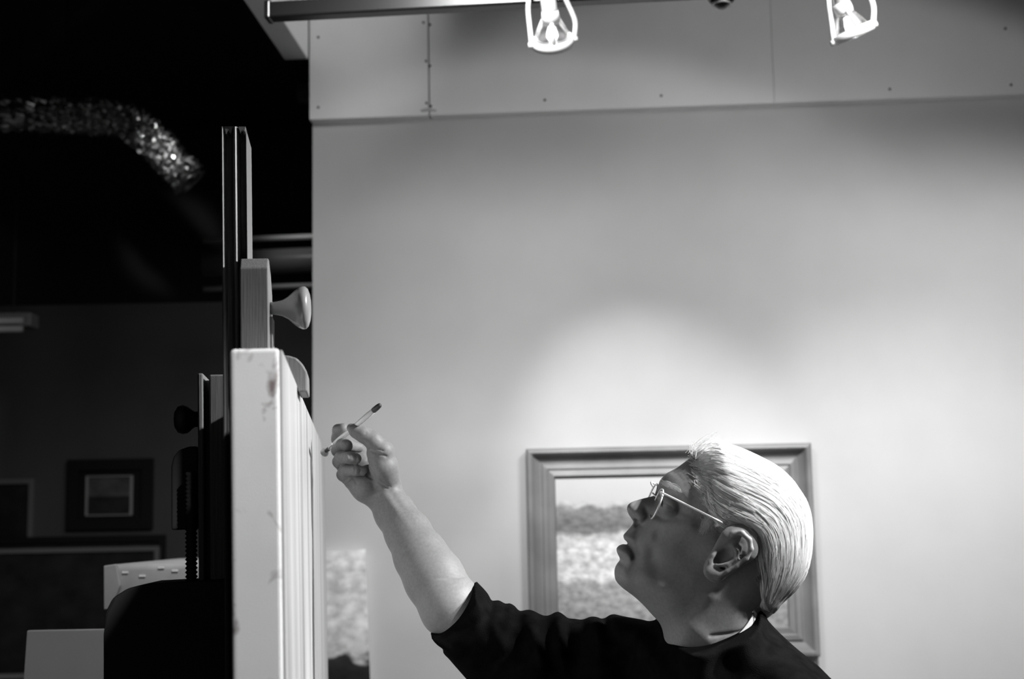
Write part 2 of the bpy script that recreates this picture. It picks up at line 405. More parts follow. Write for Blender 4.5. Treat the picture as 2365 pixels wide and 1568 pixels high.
cv = thing('stretched_canvas', MC @ Vector((-CT / 2, CW / 2, -CH)), 'large deep-edged white canvas clamped on the easel, seen edge-on', 'canvas')
M_CEDGE = canvas_side_material(); M_CFRONT = canvas_front_material()
link('wrapped_edge', box_mesh((-CT, 0, -CH), (-.002, CW, 0), .004, 3), M_CEDGE, cv, MC, False)
link('painted_face', box_mesh((-.003, .0025, -CH + .002), (.0008, CW - .0025, -.002), .0008), M_CFRONT, cv, MC)

ez = thing('easel', Vector((cA.x - .1, cA.y + CW / 2, 0)), 'beech studio easel with grooved mast and turned knob holding the canvas', 'easel')
def easel_local(px, py, d):      # canvas-frame coordinates of a pixel at a view distance
    return MC.inverted() @ wp(px, py, d)
# grooved upper mast
dm = 1.70
p0 = easel_local(510, 292, dm); p1 = easel_local(568, 292, dm)
mx0, mx1, my, mz = p0.x, p1.x, p0.y, p0.z
MD = .085
w_ = mx1 - mx0
def mast_profile():
    g = .022
    return [(0, .002), (.05 * w_, 0), (.12 * w_, .003), (.15 * w_, g), (.44 * w_, g), (.45 * w_, .006), (.50 * w_, .001), (.56 * w_, 0), (.63 * w_, .002), (.69 * w_, .007), (.72 * w_, g), (.97 * w_, g), (.97 * w_, .003), (w_, 0), (w_, MD), (0, MD)]
def mast_mesh(prof, z0, z1, ch):
    bm = bmesh.new()
    a = [bm.verts.new((mx0 + x, my + y, z0)) for x, y in prof]
    b = [bm.verts.new((mx0 + x, my + y, z1 - (ch if x >= w_ * .96 else 0))) for x, y in prof]
    n = len(prof); bm.faces.new(a)
    for i in range(n): bm.faces.new((a[i], a[(i + 1) % n], b[(i + 1) % n], b[i]))
    f = bm.faces.new(b)
    bmesh.ops.triangulate(bm, faces=[f])
    return bm_mesh(bm)
link('mast', mast_mesh(mast_profile(), -1.15, mz, .004), M_WOOD, ez, MC)
# rounded groove ends: little wedge caps that close the channels at the top
for xa, xb in ((.13, .46), (.70, .97)):
    link('groove_end', prism_mesh([(mx0 + xa * w_, mz), (mx0 + xb * w_, mz), (mx0 + xb * w_ - .002, mz - .009), (mx0 + (xa + xb) / 2 * w_, mz - .004), (mx0 + xa * w_ + .002, mz - .009)], my + .001, my + .022), M_WOOD, ez, MC)
# upper clamp block
dk = 1.665
q0 = easel_local(553, 592, dk); q1 = easel_local(618, 592, dk); q2 = easel_local(618, 800, dk)
bx0, bx1, by, bz = q0.x, q1.x, q0.y, q0.z
zc0 = -.005 if bx1 < -CT - .0005 else .0006
BD = .082
def prism_x(poly, x0, x1, bevel):
    """polygon in local yz extruded along x"""
    me = prism_mesh([(-y, z) for y, z in poly], x0, x1, bevel)
    for v in me.vertices: v.co = Vector((v.co.y, -v.co.x, v.co.z))
    return me
cl = link('upper_clamp', prism_x([(by, zc0), (by, bz - .014), (by + .014, bz), (by + .026, bz), (by + .06, bz - .014), (by + BD, bz - .034), (by + BD, zc0)], bx0, bx1, .0015), M_WOOD, ez, MC)
# clamp foot reaching over the canvas with a rounded lip
fz = easel_local(690, 820, 1.66).z; fx = easel_local(702, 880, 1.66).x
lipp = [(bx0 + .01, .0005), (.0015, .0005), (.0015, -.010), (fx + .004, -.010), (fx + .004, fz * .40), (fx - .001, fz * .68), (fx - .008, fz * .9), (fx - .018, fz), (bx0 + .01, fz)]
link('clamp_foot', prism_mesh(lipp, by + .002, by + BD - .002, .002), M_WOOD, ez, MC)
kp = easel_local(630, 712, 1.70)
kr = .0258
kn = link('clamp_knob', lathe_mesh([(0, -.004), (.0075, -.004), (.0075, .000), (.008, .003), (.0095, .010), (.0135, .017), (.0195, .0235), (.0238, .029), (kr, .034), (.0255, .038), (.0225, .041), (.016, .0432), (.008, .0444), (0, .0447)], 48, 'X'), M_KNOBW, ez, MC @ Matrix.Translation((kp.x + .001, kp.y, kp.z)), True)
link('knob_bolt', lathe_mesh([(0, 0), (.0042, 0), (.0042, .02), (0, .02)], 16, 'X'), M_BLKMETAL, ez, MC @ Matrix.Translation((kp.x - .014, kp.y, kp.z)), True)
for dy in (-.012, .012):
    link('slide_rail', box_mesh((bx1 - .001, kp.y + dy - .004, zc0), (bx1 + .0035, kp.y + dy + .004, kp.z - .012), .001), M_WOOD, ez, MC)
# lower mast, dark in the canvas's shade
r0 = easel_local(460, 866, 1.78); r1 = easel_local(538, 866, 1.78)
link('lower_mast', box_mesh((r0.x, r0.y - .02, -1.2), (r0.x + .007, r0.y + .07, r0.z), .002), M_WOOD, ez, MC)
link('lower_mast_cheek', box_mesh((r0.x + .014, r0.y - .02, -1.2), (r1.x - .004, r0.y + .07, r0.z - .002), .002), M_WOOD, ez, MC)
link('mast_spine', box_mesh((r0.x + .0071, r0.y + .01, -1.2), (r0.x + .0139, r0.y + .06, r0.z - .006)), M_WOOD, ez, MC)
k2 = easel_local(461, 965, 1.78)
link('side_knob', lathe_mesh([(0, .0), (.010, .0), (.010, -.008), (.013, -.012), (.0175, -.017), (.0185, -.023), (.0165, -.029), (.010, -.033), (0, -.0345)], 36, 'X'), M_BLKMETAL, ez, MC @ Matrix.Translation((k2.x, k2.y + .02, k2.z)), True)
b0 = easel_local(395, 1032, 1.78); b1 = easel_local(460, 1222, 1.78)
br = [(b1.x, b0.z), (b0.x + .022, b0.z), (b0.x + .010, b0.z - .004), (b0.x + .003, b0.z - .012), (b0.x, b0.z - .024), (b0.x, b1.z), (b1.x, b1.z)]
link('slide_bracket', prism_mesh(br, b0.y + .0, b0.y + .05, .002), M_BLKMETAL, ez, MC)
# threaded lift rod
t0 = easel_local(441, 1090, 1.755); t1 = easel_local(441, 1380, 1.755)
prof = []; zz = t0.z; i = 0
while zz > t1.z - .02:
    prof.append((.0078 if i % 2 else .0056, zz)); zz -= .0026; i += 1
link('lift_screw', lathe_mesh([(0, prof[0][1])] + prof + [(0, prof[-1][1])], 20), M_BLKMETAL, ez, MC @ Matrix.Translation((t0.x, t0.y, 0)), True)
h0 = easel_local(243, 1346, 1.72); h1 = easel_local(545, 1346, 1.72)
hz = h0.z
hp = [(h1.x, hz), (h0.x + .055, hz - .002), (h0.x + .028, hz - .007), (h0.x + .010, hz - .018), (h0.x + .001, hz - .036), (h0.x, hz - .06), (h0.x, hz - .35), (h1.x, hz - .35)]
link('crank_housing', prism_mesh(hp, h0.y - .01, h0.y + .09, .004), M_BLKMETAL, ez, MC)
# canvas tray, base and legs below the picture
link('canvas_tray', box_mesh((-.14, -.02, -CH - .035), (.045, CW + .02, -CH - .003), .004), M_WOOD, ez, MC)
MB_ = frameM(Vector((0, 0, 0)), nr, e1, Z3)
cb = MB_.inverted() @ (MC @ Vector((mx0, my, -1.1)))
for dy in (-.28, .28):
    link('base_foot', box_mesh((cb.x - .45, cb.y + dy - .03, .0), (cb.x + .35, cb.y + dy + .03, .07), .006), M_WOOD, ez, MB_)
link('base_crossbar', box_mesh((cb.x - .04, cb.y - .25, .0705), (cb.x + .04, cb.y + .25, .13), .005), M_WOOD, ez, MB_)
link('base_post', box_mesh((cb.x - .03, cb.y - .035, .1305), (cb.x + .03, cb.y + .10, cb.z), .004), M_WOOD, ez, MB_)

# ================================================================== THINGS IN THE DIM STORE ROOM
def flat_frame(px0, py0, px1, py1, y, rail, name, label, picmat, framemat, depth=.03, mount=None):
    a = wp(px0, py0, 1); o = Vector((0, 0, CAM_Z))
    def hit(px, py):
        d = wp(px, py, 1) - o; return o + d * (y / d.y)
    A, B = hit(px0, py0), hit(px1, py1)
    x0, x1, z1, z0 = A.x, B.x, A.z, B.z
    t = thing(name, ((x0 + x1) / 2, y, z0), label, 'painting')
    I = Matrix.Identity(4)
    for lo, hi in (((x0, y - depth, z0), (x0 + rail, y, z1)), ((x1 - rail, y - depth, z0), (x1, y, z1)),
                   ((x0 + rail, y - depth, z1 - rail), (x1 - rail, y, z1)), ((x0 + rail, y - depth, z0), (x1 - rail, y, z0 + rail))):
        link('frame_rail', box_mesh(lo, hi, .002), framemat, t, I)
    if mount:
        mm, mk = mount
        X0, X1, Z1, Z0 = hit(mk[0], mk[1]).x, hit(mk[2], mk[3]).x, hit(mk[0], mk[1]).z, hit(mk[2], mk[3]).z
        s = .008
        for lo, hi in (((X0, y - depth, Z0), (X0 + s, y - depth + .012, Z1)), ((X1 - s * 1.3, y - depth, Z0), (X1, y - depth + .012, Z1)),
                       ((X0 + s, y - depth, Z1 - s * .6), (X1 - s * 1.3, y - depth + .012, Z1)), ((X0 + s, y - depth, Z0), (X1 - s * 1.3, y - depth + .012, Z0 + s * .6))):
            link('slip_rail', box_mesh(lo, hi, .001), M_LAMPW, t, I)
        link('mat_board', box_mesh((x0 + rail, y - .012, z0 + rail), (x1 - rail, y - .003, z1 - rail)), mm, t, I)
        link('canvas', box_mesh((X0 + s, y - .018, Z0 + s * .6), (X1 - s * 1.3, y - .0125, Z1 - s * .6)), picmat, t, I)
    else:
        link('canvas', box_mesh((x0 + rail, y - .012, z0 + rail), (x1 - rail, y - .003, z1 - rail)), picmat, t, I)
    return t
M_DARKFR = mat('dark_frame', .015, .6)
M_DIMFR = mat('pale_frame', .36, .5)
M_SEA = painting_material('dim_seascape', [(0, .05), (.45, .06), (.5, .3), (1, .22)], 4, .1)
M_NIGHT = painting_material('dark_picture', [(0, .03), (.5, .04), (1, .05)], 4, .1)
flat_frame(160, 1062, 354, 1222, BW - .002, .05, 'framed_picture', 'tiny seascape with pale edges in a wide dark frame on the far wall', M_SEA, M_DARKFR, mount=(M_DARKFR, (203, 1100, 309, 1190)))
flat_frame(-150, 1110, 78, 1290, BW - .002, .022, 'framed_picture', 'dark picture with thin pale frame cut off by the left edge', M_NIGHT, M_DIMFR)
# frame leaning on the far wall with a second frame in front of it
flat_frame(-260, 1246, 380, 1560, BW - .12, .03, 'framed_picture', 'large dark frame standing low against the far wall behind a pale one', M_NIGHT, M_DARKFR)
flat_frame(-240, 1272, 367, 1560, BW - .30, .02, 'framed_picture', 'pale thin frame low at the far wall, above the crank housing', M_NIGHT, M_DIMFR)
# stand under the leaning frames
zst = wp(200, 1560, BW - .3).z - .06
t = thing('storage_bench', (-2.0, BW - .25, 0), 'dark storage bench carrying the leaning frames', 'bench')
link('top', box_mesh((-3.2, BW - .5, zst - .04), (-1.3, BW - .01, zst), .004), M_DARKFR, t, Matrix.Identity(4))
for xx in (-3.15, -1.39): link('leg', box_mesh((xx, BW - .46, 0), (xx + .06, BW - .04, zst - .041), .004), M_DARKFR, t, Matrix.Identity(4))
# canvases stacked behind the easel
def stacked(px0, py0, px1, py1, d, thick, height, yaw, label, m, lean=0.0):
    A = wp(px0, py0, d); B = wp(px1, py1, d)
    ex = B - A; ex.z *= .0; L = ex.length; ex.normalize(); ey = Z3.cross(ex)
    M = frameM(A, ex, ey, Z3)
    t = thing('stored_canvas', M @ Vector((L / 2, thick / 2, -height)), label, 'canvas')
    return t, M, L
tc_, Mc_, L_ = stacked(246, 1304, 462, 1292, 2.7, .5, .09, 0, 'canvas lying flat behind the lift screw, stapled pale edge towards us', None)
link('wrapped_edge', box_mesh((0, 0, -.085), (L_ + .03, .55, 0), .012, 3), mat('grey_canvas', .36, .9, noise=.15, nscale=15), tc_, Mc_, True)  # grey, slightly blotchy tone, darker than the primed canvas
stp = box_mesh((-.006, -.0015, -.002), (.006, .0, .002), .0005)
for px, py in ((330, 1330), (373, 1311), (405, 1318), (290, 1322), (440, 1308)):
    p = Mc_.inverted() @ wp(px, py, 2.7)
    link('staple', stp, M_LAMPW, tc_, Mc_ @ Matrix.Translation((p.x, -.0002, p.z)))
link('corner_fold', prism_mesh([(-.004, -.002), (.02, .001), (.028, -.04), (.012, -.084), (-.002, -.084)], -.006, .004, .002), MATS['grey_canvas'], tc_, Mc_)
zt = (Mc_ @ Vector((0, 0, -.0852))).z
t = thing('work_table', Mc_ @ Vector((.2, .3, 0)), 'low dark work table behind the easel under the flat canvas', 'table')
link('top', box_mesh((.012, .01, -.0352), (L_ + .06, .7, -.0002), .003), M_DARKFR, t, frameM((Mc_ @ Vector((0, 0, -.0852))), Mc_.col[0][:3], Mc_.col[1][:3], Z3))
for xx in (.02, L_):
    for yy in (.03, .62):
        link('leg', box_mesh((xx, yy, -zt), (xx + .05, yy + .05, -.0355), .003), M_DARKFR, t, frameM((Mc_ @ Vector((0, 0, -.0852))), Mc_.col[0][:3], Mc_.col[1][:3], Z3))
tp, Mp_, Lp = stacked(62, 1456, 262, 1450, 2.45, .03, .9, 0, 'bare grey canvas panel standing at the lower left below the frames', None)
hh = (Mp_ @ Vector((0, 0, 0))).z
link('panel_face', prism_mesh([(0, 0), (Lp, 0), (Lp + .02, -hh), (-.06, -hh)], 0, .012, .002), mat('bare_linen', .55, .9, noise=.1, nscale=4), tp, Mp_)
link('stretcher', prism_mesh([(.01, -.002), (Lp - .01, -.002), (Lp + .01, -hh + .001), (-.05, -hh + .001)], .0121, .03, .001), M_WOOD, tp, Mp_)

# foil duct
def duct():
    ctr = spline([wp(-160, 250, 4.9), wp(60, 262, 4.9), wp(190, 268, 4.95), wp(282, 275, 5.0), wp(345, 318, 5.0), wp(395, 370, 5.0), wp(440, 418, 5.0)], 14)
    n = 40; bm = bmesh.new(); rings = []
    for i, p in enumerate(ctr):
        t = Vector(ctr[min(i + 1, len(ctr) - 1)] - ctr[max(i - 1, 0)]).normalized(); a = (Vector((0, 1, 0)) - t * t.y).normalized(); b = t.cross(a)
        r0_ = .060 + (.006 if i % 2 else -.005)
        rings.append([bm.verts.new(Vector(p) + (a * math.cos(2 * math.pi * k / n) + b * math.sin(2 * math.pi * k / n)) * (r0_ + random.uniform(-.006, .006)) + t * random.uniform(-.008, .008)) for k in range(n)])
    for i in range(len(rings) - 1):
        for k in range(n): bm.faces.new((rings[i][k], rings[i][(k + 1) % n], rings[i + 1][(k + 1) % n], rings[i + 1][k]))
    return bm_mesh(bm)
t = thing('foil_duct', wp(440, 418, 5.0), 'crinkled foil ventilation duct bending down from the dark ceiling', 'duct')
link('hose', duct(), M_FOIL, t)
dd = Vector(wp(440, 418, 5.0) - wp(395, 370, 5.0)).normalized()
aa = dd.orthogonal().normalized(); bb = dd.cross(aa); pe = wp(440, 418, 5.0)
link('end_collar', tube_mesh([pe + (aa * math.cos(k * math.pi / 16) + bb * math.sin(k * math.pi / 16)) * .061 for k in range(32)], .006, 8, True), M_FOIL, t, None, True)
for i, px_ in enumerate((150, -60)):
    p = wp(px_, 262, 4.93); link('hanger_strap', tube_mesh([p + Vector((0, 0, .05)), Vector((p.x, p.y, 3.5))], .004, 6), M_BLKMETAL, t)
# pipes behind the easel
for (ya, yb, r, lab, m) in ((552, 545, .010, 'thin bright conduit, uppermost of the pipes between easel and wall', M_PIPE), (606, 597, .045, 'thick dim pipe between the two thin conduits beside the easel', mat('painted_pipe', .16, .3)), (664, 658, .010, 'thin conduit lowest of the pipes, level with the wooden knob', M_PIPE)):
    a, b = wp(470, ya + 4, 5.2), wp(1000, yb - 9, 5.2)
    o = link('ceiling_pipe', tube_mesh([a + (b - a) * (k / 8) for k in range(9)], r, 16), m, None, None, True)
    tag(o, lab, 'pipe')
t = thing('junction_box', wp(704, 210, 4.6), 'small grey junction box high beside the wall end', 'box')
p = wp(704, 210, 4.6); mj = mat('grey_box', .09, .6, noise=.4, nscale=40)
link('body', box_mesh((-.026, 0, -.028), (.026, .05, .028), .003), mj, t, Matrix.Translation(p))
link('cover', box_mesh((-.023, -.004, -.025), (.023, -.0005, .025), .001), mj, t, Matrix.Translation(p))
link('conduit', tube_mesh([p + Vector((0, .025, .0281)), Vector((p.x, p.y + .025, 3.5))], .008, 8), M_BLKMETAL, t)
t = thing('tube_light', wp(20, 742, 5.5), 'pale unlit tube light fitting at the left edge', 'light fitting')
p = wp(20, 742, 5.5)
link('housing', box_mesh((-.5, 0, -.02), (.085, .1, .035), .006), mat('fitting_grey', .25, .5), t, Matrix.Translation(p))
for dz in (-.032, .0):
    link('tube', lathe_mesh([(0, -.48), (.012, -.48), (.012, .06), (0, .06)], 16, 'X'), mat('tube_white', .6, .3), t, Matrix.Translation(p + Vector((0, -.013, dz))), True)
for xx in (-.4, 0): link('hanger', tube_mesh([p + Vector((xx, .05, .036)), Vector((p.x + xx, p.y + .05, 3.5))], .003, 6), M_BLKMETAL, t)
#PERSON
# ================================================================== PERSON (implicit surfaces in camera-aligned metres: u right, v up, w depth)
def pc(px, py, d): return ((px - CX) / FPX * d, (CY - py) / FPX * d, d)

def surface_nets(fn, lo, hi, h, B=8):
    lo = np.array(lo, float); n = np.ceil((np.array(hi) - lo) / h / B).astype(int)
    g = [lo[a] + np.arange(n[a] + 1) * h * B for a in range(3)]
    G = np.meshgrid(*g, indexing='ij'); F = fn(G[0].ravel(), G[1].ravel(), G[2].ravel()).reshape(G[0].shape) < 0
    c = sum(F[i:n[0] + i, j:n[1] + j, k:n[2] + k].astype(int) for i in (0, 1) for j in (0, 1) for k in (0, 1))
    act = (c > 0) & (c < 8)
    P = np.pad(act, 1); D = np.zeros_like(act)
    for i in range(3):
        for j in range(3):
            for k in range(3): D |= P[i:i + n[0], j:j + n[1], k:k + n[2]]
    bl = np.argwhere(D); r = np.arange(B + 1)
    LI = np.stack(np.meshgrid(r, r, r, indexing='ij'), -1).reshape(-1, 3)
    V = np.empty((len(bl), (B + 1) ** 3), np.float32)
    step = 1500
    for s in range(0, len(bl), step):
        idx = bl[s:s + step, None, :] * B + LI[None]
        p = lo + idx * h
        V[s:s + step] = fn(p[..., 0].ravel(), p[..., 1].ravel(), p[..., 2].ravel()).reshape(idx.shape[:2])
    V = V.reshape(-1, B + 1, B + 1, B + 1); S = V < 0
    c = sum(S[:, i:B + i, j:B + j, k:B + k].astype(np.int8) for i in (0, 1) for j in (0, 1) for k in (0, 1))
    b, i, j, k = np.nonzero((c > 0) & (c < 8))
    N = n * B + 4
    gid = lambda I, J, K: (I * N[1] + J) * N[2] + K
    ci = bl[b] * B + np.stack([i, j, k], -1)
    ids = gid(ci[:, 0], ci[:, 1], ci[:, 2])
    acc = np.zeros((len(b), 3)); cnt = np.zeros(len(b))
    for ax in range(3):
        o = [a for a in range(3) if a != ax]
        for x in (0, 1):
            for y in (0, 1):
                d0 = [0, 0, 0]; d0[o[0]] = x; d0[o[1]] = y; d1_ = list(d0); d1_[ax] = 1
                v0 = V[b, i + d0[0], j + d0[1], k + d0[2]]; v1 = V[b, i + d1_[0], j + d1_[1], k + d1_[2]]
                m = (v0 < 0) != (v1 < 0)
                t = np.where(m, v0 / np.where(m, v0 - v1, 1), 0)
                q = np.zeros((len(b), 3)); q[:, o[0]] = x; q[:, o[1]] = y; q[:, ax] = t
                acc += q * m[:, None]; cnt += m
    vert = lo + (ci + acc / cnt[:, None]) * h
    so = np.argsort(ids); ids = ids[so]; vert = vert[so]
    faces = []
    for ax in range(3):
        a = [slice(0, B)] * 3; e = [slice(0, B)] * 3; e[ax] = slice(1, B + 1)
        m = S[(slice(None),) + tuple(a)] != S[(slice(None),) + tuple(e)]
        b, i, j, k = np.nonzero(m)
        first = S[b, i, j, k]
        ci = bl[b] * B + np.stack([i, j, k], -1)
        o = [(ax + 1) % 3, (ax + 2) % 3]
        quad = []
        for x, y in ((0, 0), (-1, 0), (-1, -1), (0, -1)):
            q = ci.copy(); q[:, o[0]] += x; q[:, o[1]] += y
            gq = gid(q[:, 0], q[:, 1], q[:, 2])
            pos = np.clip(np.searchsorted(ids, gq), 0, len(ids) - 1)
            quad.append(np.where(ids[pos] == gq, pos, -1))
        Q = np.stack(quad, -1); ok = (Q >= 0).all(1)
        Q = Q[ok]; fl = first[ok]
        Q[~fl] = Q[~fl][:, ::-1]
        faces.append(Q)
    return vert, np.concatenate(faces)

def smooth_mesh(v, f, it=2, lam=.5):
    e = np.concatenate([f[:, [0, 1]], f[:, [1, 2]], f[:, [2, 3]], f[:, [3, 0]]]); n = len(v)
    e = np.concatenate([e, e[:, ::-1]])
    deg = np.bincount(e[:, 0], minlength=n)[:, None]
    for _ in range(it):
        a = np.stack([np.bincount(e[:, 0], v[e[:, 1], k], minlength=n) for k in range(3)], -1) / np.maximum(deg, 1)
        v = v + (a - v) * lam
    return v

CAMN = np.array(CAM_M)
def uvw_to_world(v):
    q = np.stack([v[:, 0], v[:, 1], -v[:, 2]], -1)
    return q @ CAMN[:3, :3].T + CAMN[:3, 3]

def net_object(name, fn, lo, hi, h, m, parent, it=2):
    v, f = surface_nets(fn, lo, hi, h)
    v = smooth_mesh(v, f, it)
    me = bpy.data.meshes.new(name); w = uvw_to_world(v)
    me.vertices.add(len(w)); me.vertices.foreach_set('co', w.ravel())
    f = f[:, ::-1]
    me.loops.add(len(f) * 4); me.loops.foreach_set('vertex_index', f.ravel().astype(np.int32))
    me.polygons.add(len(f)); me.polygons.foreach_set('loop_start', np.arange(len(f), dtype=np.int32) * 4)
    me.update(calc_edges=True); me.validate()
    return link(name, me, m, parent, None, True)

# --- 2D fields on a metric lattice -------------------------------------------------
class Field2:
    """scalar maps over (u, v), sampled bilinearly"""
    def __init__(s, u0, u1, v0, v1, h=.001):
        s.h = h; s.u0, s.v0 = u0, v0
        s.U, s.V = np.meshgrid(np.arange(u0, u1, h), np.arange(v0, v1, h), indexing='ij'); s.maps = {}
    def poly_sd(s, poly):
        """distance to the outline, positive inside"""
        P = np.array(poly)[:, :2]; Q = np.roll(P, -1, 0); d2 = np.full(s.U.shape, 1e9); ins = np.zeros(s.U.shape, bool)
        for (ax, ay), (bx, by) in zip(P, Q):
            ex, ey = bx - ax, by - ay; L = ex * ex + ey * ey + 1e-18
            t = np.clip(((s.U - ax) * ex + (s.V - ay) * ey) / L, 0, 1)
            d2 = np.minimum(d2, (s.U - ax - t * ex) ** 2 + (s.V - ay - t * ey) ** 2)
            c = (ay > s.V) != (by > s.V)
            ins ^= c & (s.U < (bx - ax) * (s.V - ay) / (by - ay + 1e-18) + ax)
        return np.where(ins, 1, -1) * np.sqrt(d2)
    def line_d(s, pts):
        P = np.array(pts)[:, :2]; d2 = np.full(s.U.shape, 1e9)
        for (ax, ay), (bx, by) in zip(P[:-1], P[1:]):
            ex, ey = bx - ax, by - ay; L = ex * ex + ey * ey + 1e-18
            t = np.clip(((s.U - ax) * ex + (s.V - ay) * ey) / L, 0, 1)
            d2 = np.minimum(d2, (s.U - ax - t * ex) ** 2 + (s.V - ay - t * ey) ** 2)
        return np.sqrt(d2)
    def shepard(s, pts, eps=.008, power=2.0):
        """pts: (u, v, value...)"""
        P = np.array(pts, float); num = [np.zeros(s.U.shape) for _ in range(P.shape[1] - 2)]; den = np.zeros(s.U.shape)
        for p in P:
            w = 1 / ((s.U - p[0]) ** 2 + (s.V - p[1]) ** 2 + eps * eps) ** power
            den += w
            for a, q in zip(num, p[2:]): a += w * q
        return [a / den for a in num]
    def blur(s, name, n):
        A = s.maps[name]
        for _ in range(n):
            for ax in (0, 1):
                A = (np.roll(A, 1, ax) + np.roll(A, -1, ax) + 2 * A) / 4
        s.maps[name] = A
    def samp(s, name, u, v):
        A = s.maps[name]; x = np.clip((u - s.u0) / s.h, 0, A.shape[0] - 1.001); y = np.clip((v - s.v0) / s.h, 0, A.shape[1] - 1.001)
        i = x.astype(int); j = y.astype(int); a = x - i; b = y - j
        return (A[i, j] * (1 - a) + A[i + 1, j] * a) * (1 - b) + (A[i, j + 1] * (1 - a) + A[i + 1, j + 1] * a) * b

def smin(a, b, k):
    h = np.maximum(k - np.abs(a - b), 0) / k
    return np.minimum(a, b) - h * h * k * .25
def smax(a, b, k): return -smin(-a, -b, k)
def cone(u, v, w, a, b, ra, rb, sq=None):
    """rounded cone between two points; sq squashes the depth axis"""
    a = np.array(a); b = np.array(b); d = b - a; L = d @ d + 1e-12
    pu, pv, pw = u - a[0], v - a[1], w - a[2]
    t = np.clip((pu * d[0] + pv * d[1] + pw * d[2]) / L, 0, 1)
    qu, qv, qw = pu - t * d[0], pv - t * d[1], pw - t * d[2]
    if sq: qw = qw / sq
    return np.sqrt(qu * qu + qv * qv + qw * qw) - (ra + (rb - ra) * t)
def chain(u, v, w, pts, k=.004, sq=None):
    r = None
    for p, q in zip(pts[:-1], pts[1:]):
        c = cone(u, v, w, pc(*p[:3]), pc(*q[:3]), p[3] / 1000, q[3] / 1000, sq)
        r = c if r is None else smin(r, c, k)
    return r
def near(u, v, w, box):
    return (u > box[0][0]) & (u < box[1][0]) & (v > box[0][1]) & (v < box[1][1]) & (w > box[0][2]) & (w < box[1][2])

HD = 1.80
face_px = [(1605, 1051), (1585, 1066), (1564, 1081), (1545, 1091), (1533, 1101), (1526, 1110), (1522, 1119), (1519, 1130), (1513, 1140), (1503, 1146), (1490, 1150), (1475, 1154), (1460, 1159), (1451, 1166), (1448, 1174), (1450, 1184), (1456, 1194), (1462, 1203), (1461, 1211), (1454, 1220), (1446, 1229), (1440, 1236), (1441, 1244), (1446, 1251), (1449, 1257), (1442, 1257), (1431, 1260), (1424, 1267), (1425, 1276), (1430, 1286), (1432, 1294), (1426, 1302), (1421, 1311), (1419, 1323), (1422, 1340), (1434, 1354), (1448, 1365), (1463, 1376), (1485, 1396), (1504, 1417), (1522, 1437), (1531, 1458), (1535, 1486), (1541, 1530), (1545, 1600)]
skull_px = [(1790, 1600), (1780, 1500), (1768, 1440), (1765, 1420), (1776, 1406), (1795, 1385), (1822, 1350), (1844, 1315), (1857, 1270), (1860, 1224), (1856, 1190), (1845, 1155), (1826, 1122), (1800, 1093), (1765, 1071), (1725, 1056), (1680, 1047), (1640, 1045)]
hair_px = [(1775, 1424), (1784, 1412), (1792, 1400), (1799, 1390), (1812, 1377), (1831, 1359), (1850, 1333), (1863, 1303), (1870, 1265), (1872, 1224), (1869, 1190), (1860, 1156), (1845, 1130), (1823, 1100), (1793, 1074), (1755, 1053), (1718, 1036), (1690, 1026), (1668, 1016), (1656, 1012), (1640, 1019), (1622, 1028), (1606, 1038)]
FH_ = Field2(-.02 + (1400 - CX) / FPX * HD, (1900 - CX) / FPX * HD + .02, (CY - 1620) / FPX * HD, (CY - 980) / FPX * HD + .01, .001)
skin_poly = [pc(x, y, HD) for x, y in spline(face_px, 4) + spline(skull_px, 6)]
outer_poly = [pc(x, y, HD) for x, y in spline(face_px, 4) + [np.array((1790., 1600.)), np.array((1772., 1440.))] + spline(hair_px, 6)]
FH_.maps['d'] = FH_.poly_sd(skin_poly); FH_.maps['do'] = FH_.poly_sd(outer_poly)
ctl = [  # px, py, half width mm, rounding mm
    (1450, 1172, 13, 11), (1462, 1168, 11, 12), (1480, 1160, 9.5, 11), (1500, 1152, 9, 10), (1514, 1146, 11, 10), (1478, 1194, 17, 12), (1492, 1178, 15, 16), (1466, 1205, 9, 9),
    (1528, 1112, 30, 16), (1545, 1100, 44, 26), (1580, 1078, 52, 34), (1560, 1128, 54, 22), (1600, 1110, 62, 34), (1625, 1140, 68, 40),
    (1520, 1160, 18, 12), (1534, 1166, 34, 14), (1550, 1168, 45, 20), (1580, 1170, 58, 30),
    (1510, 1195, 31, 20), (1540, 1200, 50, 28), (1575, 1205, 62, 36), (1630, 1220, 69, 50), (1500, 1230, 39, 28), (1540, 1250, 53, 45),
    (1455, 1225, 19, 14), (1443, 1238, 16, 10), (1462, 1250, 26, 16), (1432, 1265, 18, 12), (1450, 1275, 27, 15), (1478, 1268, 34, 24), (1436, 1294, 24, 14),
    (1428, 1318, 24, 18), (1450, 1330, 34, 24), (1490, 1330, 46, 36), (1540, 1350, 56, 46), (1600, 1340, 63, 55), (1640, 1370, 61, 55), (1580, 1400, 52, 46),
    (1680, 1280, 71, 60), (1700, 1180, 76, 70), (1760, 1150, 77, 72), (1800, 1220, 76, 75), (1680, 1100, 74, 62), (1760, 1320, 68, 65), (1650, 1070, 68, 55),
    (1560, 1470, 52, 42), (1640, 1460, 58, 50), (1720, 1430, 58, 50), (1740, 1500, 56, 50), (1600, 1560, 48, 45)]
FH_.maps['W'], FH_.maps['R'] = FH_.shepard([pc(x, y, HD)[:2] + (a / 1000, b / 1000) for x, y, a, b in ctl], .010, 2.0)
FH_.blur('W', 30); FH_.blur('R', 30)
_m = np.clip((FH_.U - pc(1496, 0, HD)[0]) / (pc(1530, 0, HD)[0] - pc(1496, 0, HD)[0]), 0, 1); _m = _m * _m * (3 - 2 * _m)
for _n in 'WR':
    _a = FH_.maps[_n]; FH_.blur(_n, 170); FH_.maps[_n] = _a * (1 - _m) + FH_.maps[_n] * _m
Dm = np.zeros(FH_.U.shape)
